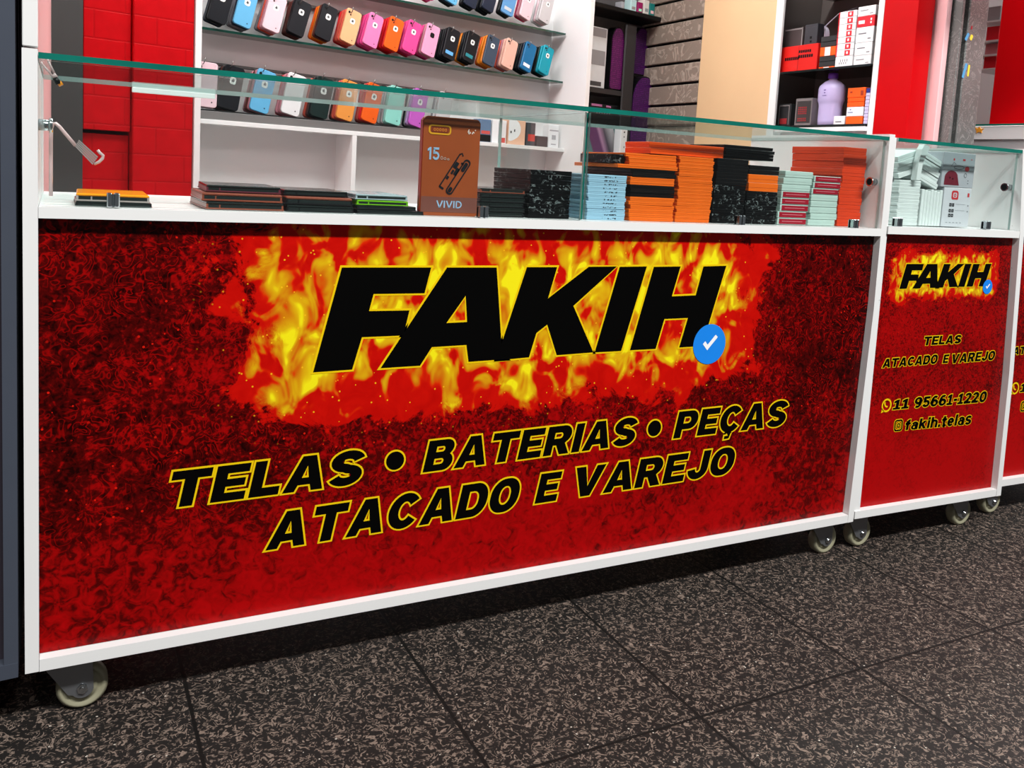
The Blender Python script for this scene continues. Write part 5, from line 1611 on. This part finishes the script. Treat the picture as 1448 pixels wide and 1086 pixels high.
prof = [(z_, a_, b_) for z_, a_, b_ in prof]
rows = []
for z_, a_, b_ in prof:
    rows.append([bm.verts.new((-.0078 + (i / 8) * .0065, .06 + .02 * sin(i * .9 + z_ * 9) + .03 * (1.2 - z_), z_ + .006 * sin(i * 1.7) - .12 * (1 - i / 8) * (z_ < .81) * -1)) for i in range(9)])
for A_, B_ in zip(rows, rows[1:]):
    for i in range(8): bm.faces.new((A_[i], A_[i + 1], B_[i + 1], B_[i])).smooth = True
r_ = bmesh.ops.solidify(bm, geom=bm.faces[:], thickness=.0006)
tag(mesh('hanging_plastic_bag', bm, M('dark_plastic_film', (50, 44, 50), .25)), 'dark plastic bag hanging in the gap beside the left cabinet', 'bag')

# ------------------------------------------------------------------ the next stall's tall white counter
nc = thing('neighbour_counter', 'tall white glass-topped counter of the next stall', 'counter', (3.85, .75, 0))
INV[nc.name] = Matrix.Translation((-3.85, -.75, 0))
xN = 3.6; zN = bp(1412, 175, 'x', xN).z; yN0, yN1 = .35, bp(1374, 190, 'x', xN).y + .12
za_, zb_n = zN - .008, zN
cpane('glass_top', xN, yN0, za_, xN + .26, yN1, zb_n, nc)
zr0 = bp(1412, 197, 'x', xN).z
cbxs('top_rail', [(xN + .004, yN0, zr0, xN + .025, yN1, za_ - .0008, .001)], WHITE2, nc)
cbxs('body', [(xN + .012, yN0, .0, xN + .26, yN1, zr0 - .0008, .001)], M('grey_white_panel', (188, 188, 190), .45, 0, .5, .05, 4), nc)
p = bp(1385, 184, 'x', xN + .003)
bm = new()
pts = [(p.y + a * .02, p.z + b * .014) for a, b in ((1.2, .9), (.5, .5), (.0, 1.0), (-.4, .3), (-1.1, .5), (-.6, -.3), (-.7, -.9), (.1, -.5), (.6, -1), (.7, -.1))]
prism(bm, pts, xN + .001, xN + .0045, 'x')
tag(mesh('torn_sticker', bm, M('orange_yellow_paper', (226, 150, 40), .5)), 'torn orange yellow sticker on the white counter rail', 'sticker')
# shelf goods glimpsed between pillar and red panel
for k, (v0, v1, u0, u1, mt, lb) in enumerate([(10, 28, 1396, 1412, M('grey_carton', (150, 146, 148), .5), 'grey carton glimpsed high between pillar and red panel'), (38, 56, 1394, 1410, RP, 'red carton glimpsed between pillar and red panel, upper one'),
                                          (62, 76, 1392, 1408, M('rose_carton', (190, 120, 126), .5), 'rosy carton glimpsed between pillar and red panel'), (80, 96, 1390, 1406, RP, 'red carton glimpsed between pillar and red panel, lower one')]):
    X_ = 4.3
    a = bp(u0, v0, 'x', X_); b = bp(u1, v1, 'x', X_)
    t = thing('carton', lb, 'box', (X_ + .1, (a.y + b.y) / 2, b.z), -pi / 2, 'cartons glimpsed beside the pillar')
    carton('carton', abs(a.y - b.y) / 2, .09, a.z - b.z, mt, t)
    struct_z = b.z
    bxx = bxs('neighbour_shelf', [(X_ - .01, b.y - .05, b.z - .010, X_ + .25, a.y + .05, b.z - .0008)], WHITE2)
    tag(bxx, ['white shelf board behind the pillar, highest one', 'white shelf board behind the pillar, second highest', 'white shelf board behind the pillar, second lowest', 'white shelf board behind the pillar, lowest one'][k], 'shelf', 'shelf boards behind the pillar')

# ------------------------------------------------------------------ light
def area_light(name, loc, size, sy, power, col=(1, 1, 1), rot=(0, 0, 0)):
    l = bpy.data.lights.new(name, 'AREA'); l.shape = 'RECTANGLE'; l.size = size; l.size_y = sy; l.energy = power; l.color = col
    o = bpy.data.objects.new(name, l); COL.objects.link(o); o.location = loc; o.rotation_euler = rot
    return o

area_light('market_hall_light', (1.2, -4.3, 5.9), 5.0, .45, 800, (1, .985, .965), (radians(36), 0, 0))
area_light('shop_tube_light', (1.2, 1.15, 2.86), 2.6, .3, 76, (.97, 1, .985))
area_light('shop_back_tube_light', (1.5, 1.75, 2.86), 2.4, .12, 34, (.97, 1, .985), (0, 0, radians(14)))
area_light('neighbour_tube_light', (3.6, .3, 2.7), .8, 1.6, 60, (1, .99, .98))
w = bpy.data.worlds.new('world'); SC.world = w; w.use_nodes = True
w.node_tree.nodes['Background'].inputs[0].default_value = (.9, .95, 1, 1)
w.node_tree.nodes['Background'].inputs[1].default_value = .12

SC.view_settings.view_transform = 'Standard'
SC.view_settings.look = 'None'
SC.view_settings.gamma = 1
SC.view_settings.use_curve_mapping = False
SC.view_settings.exposure = 0
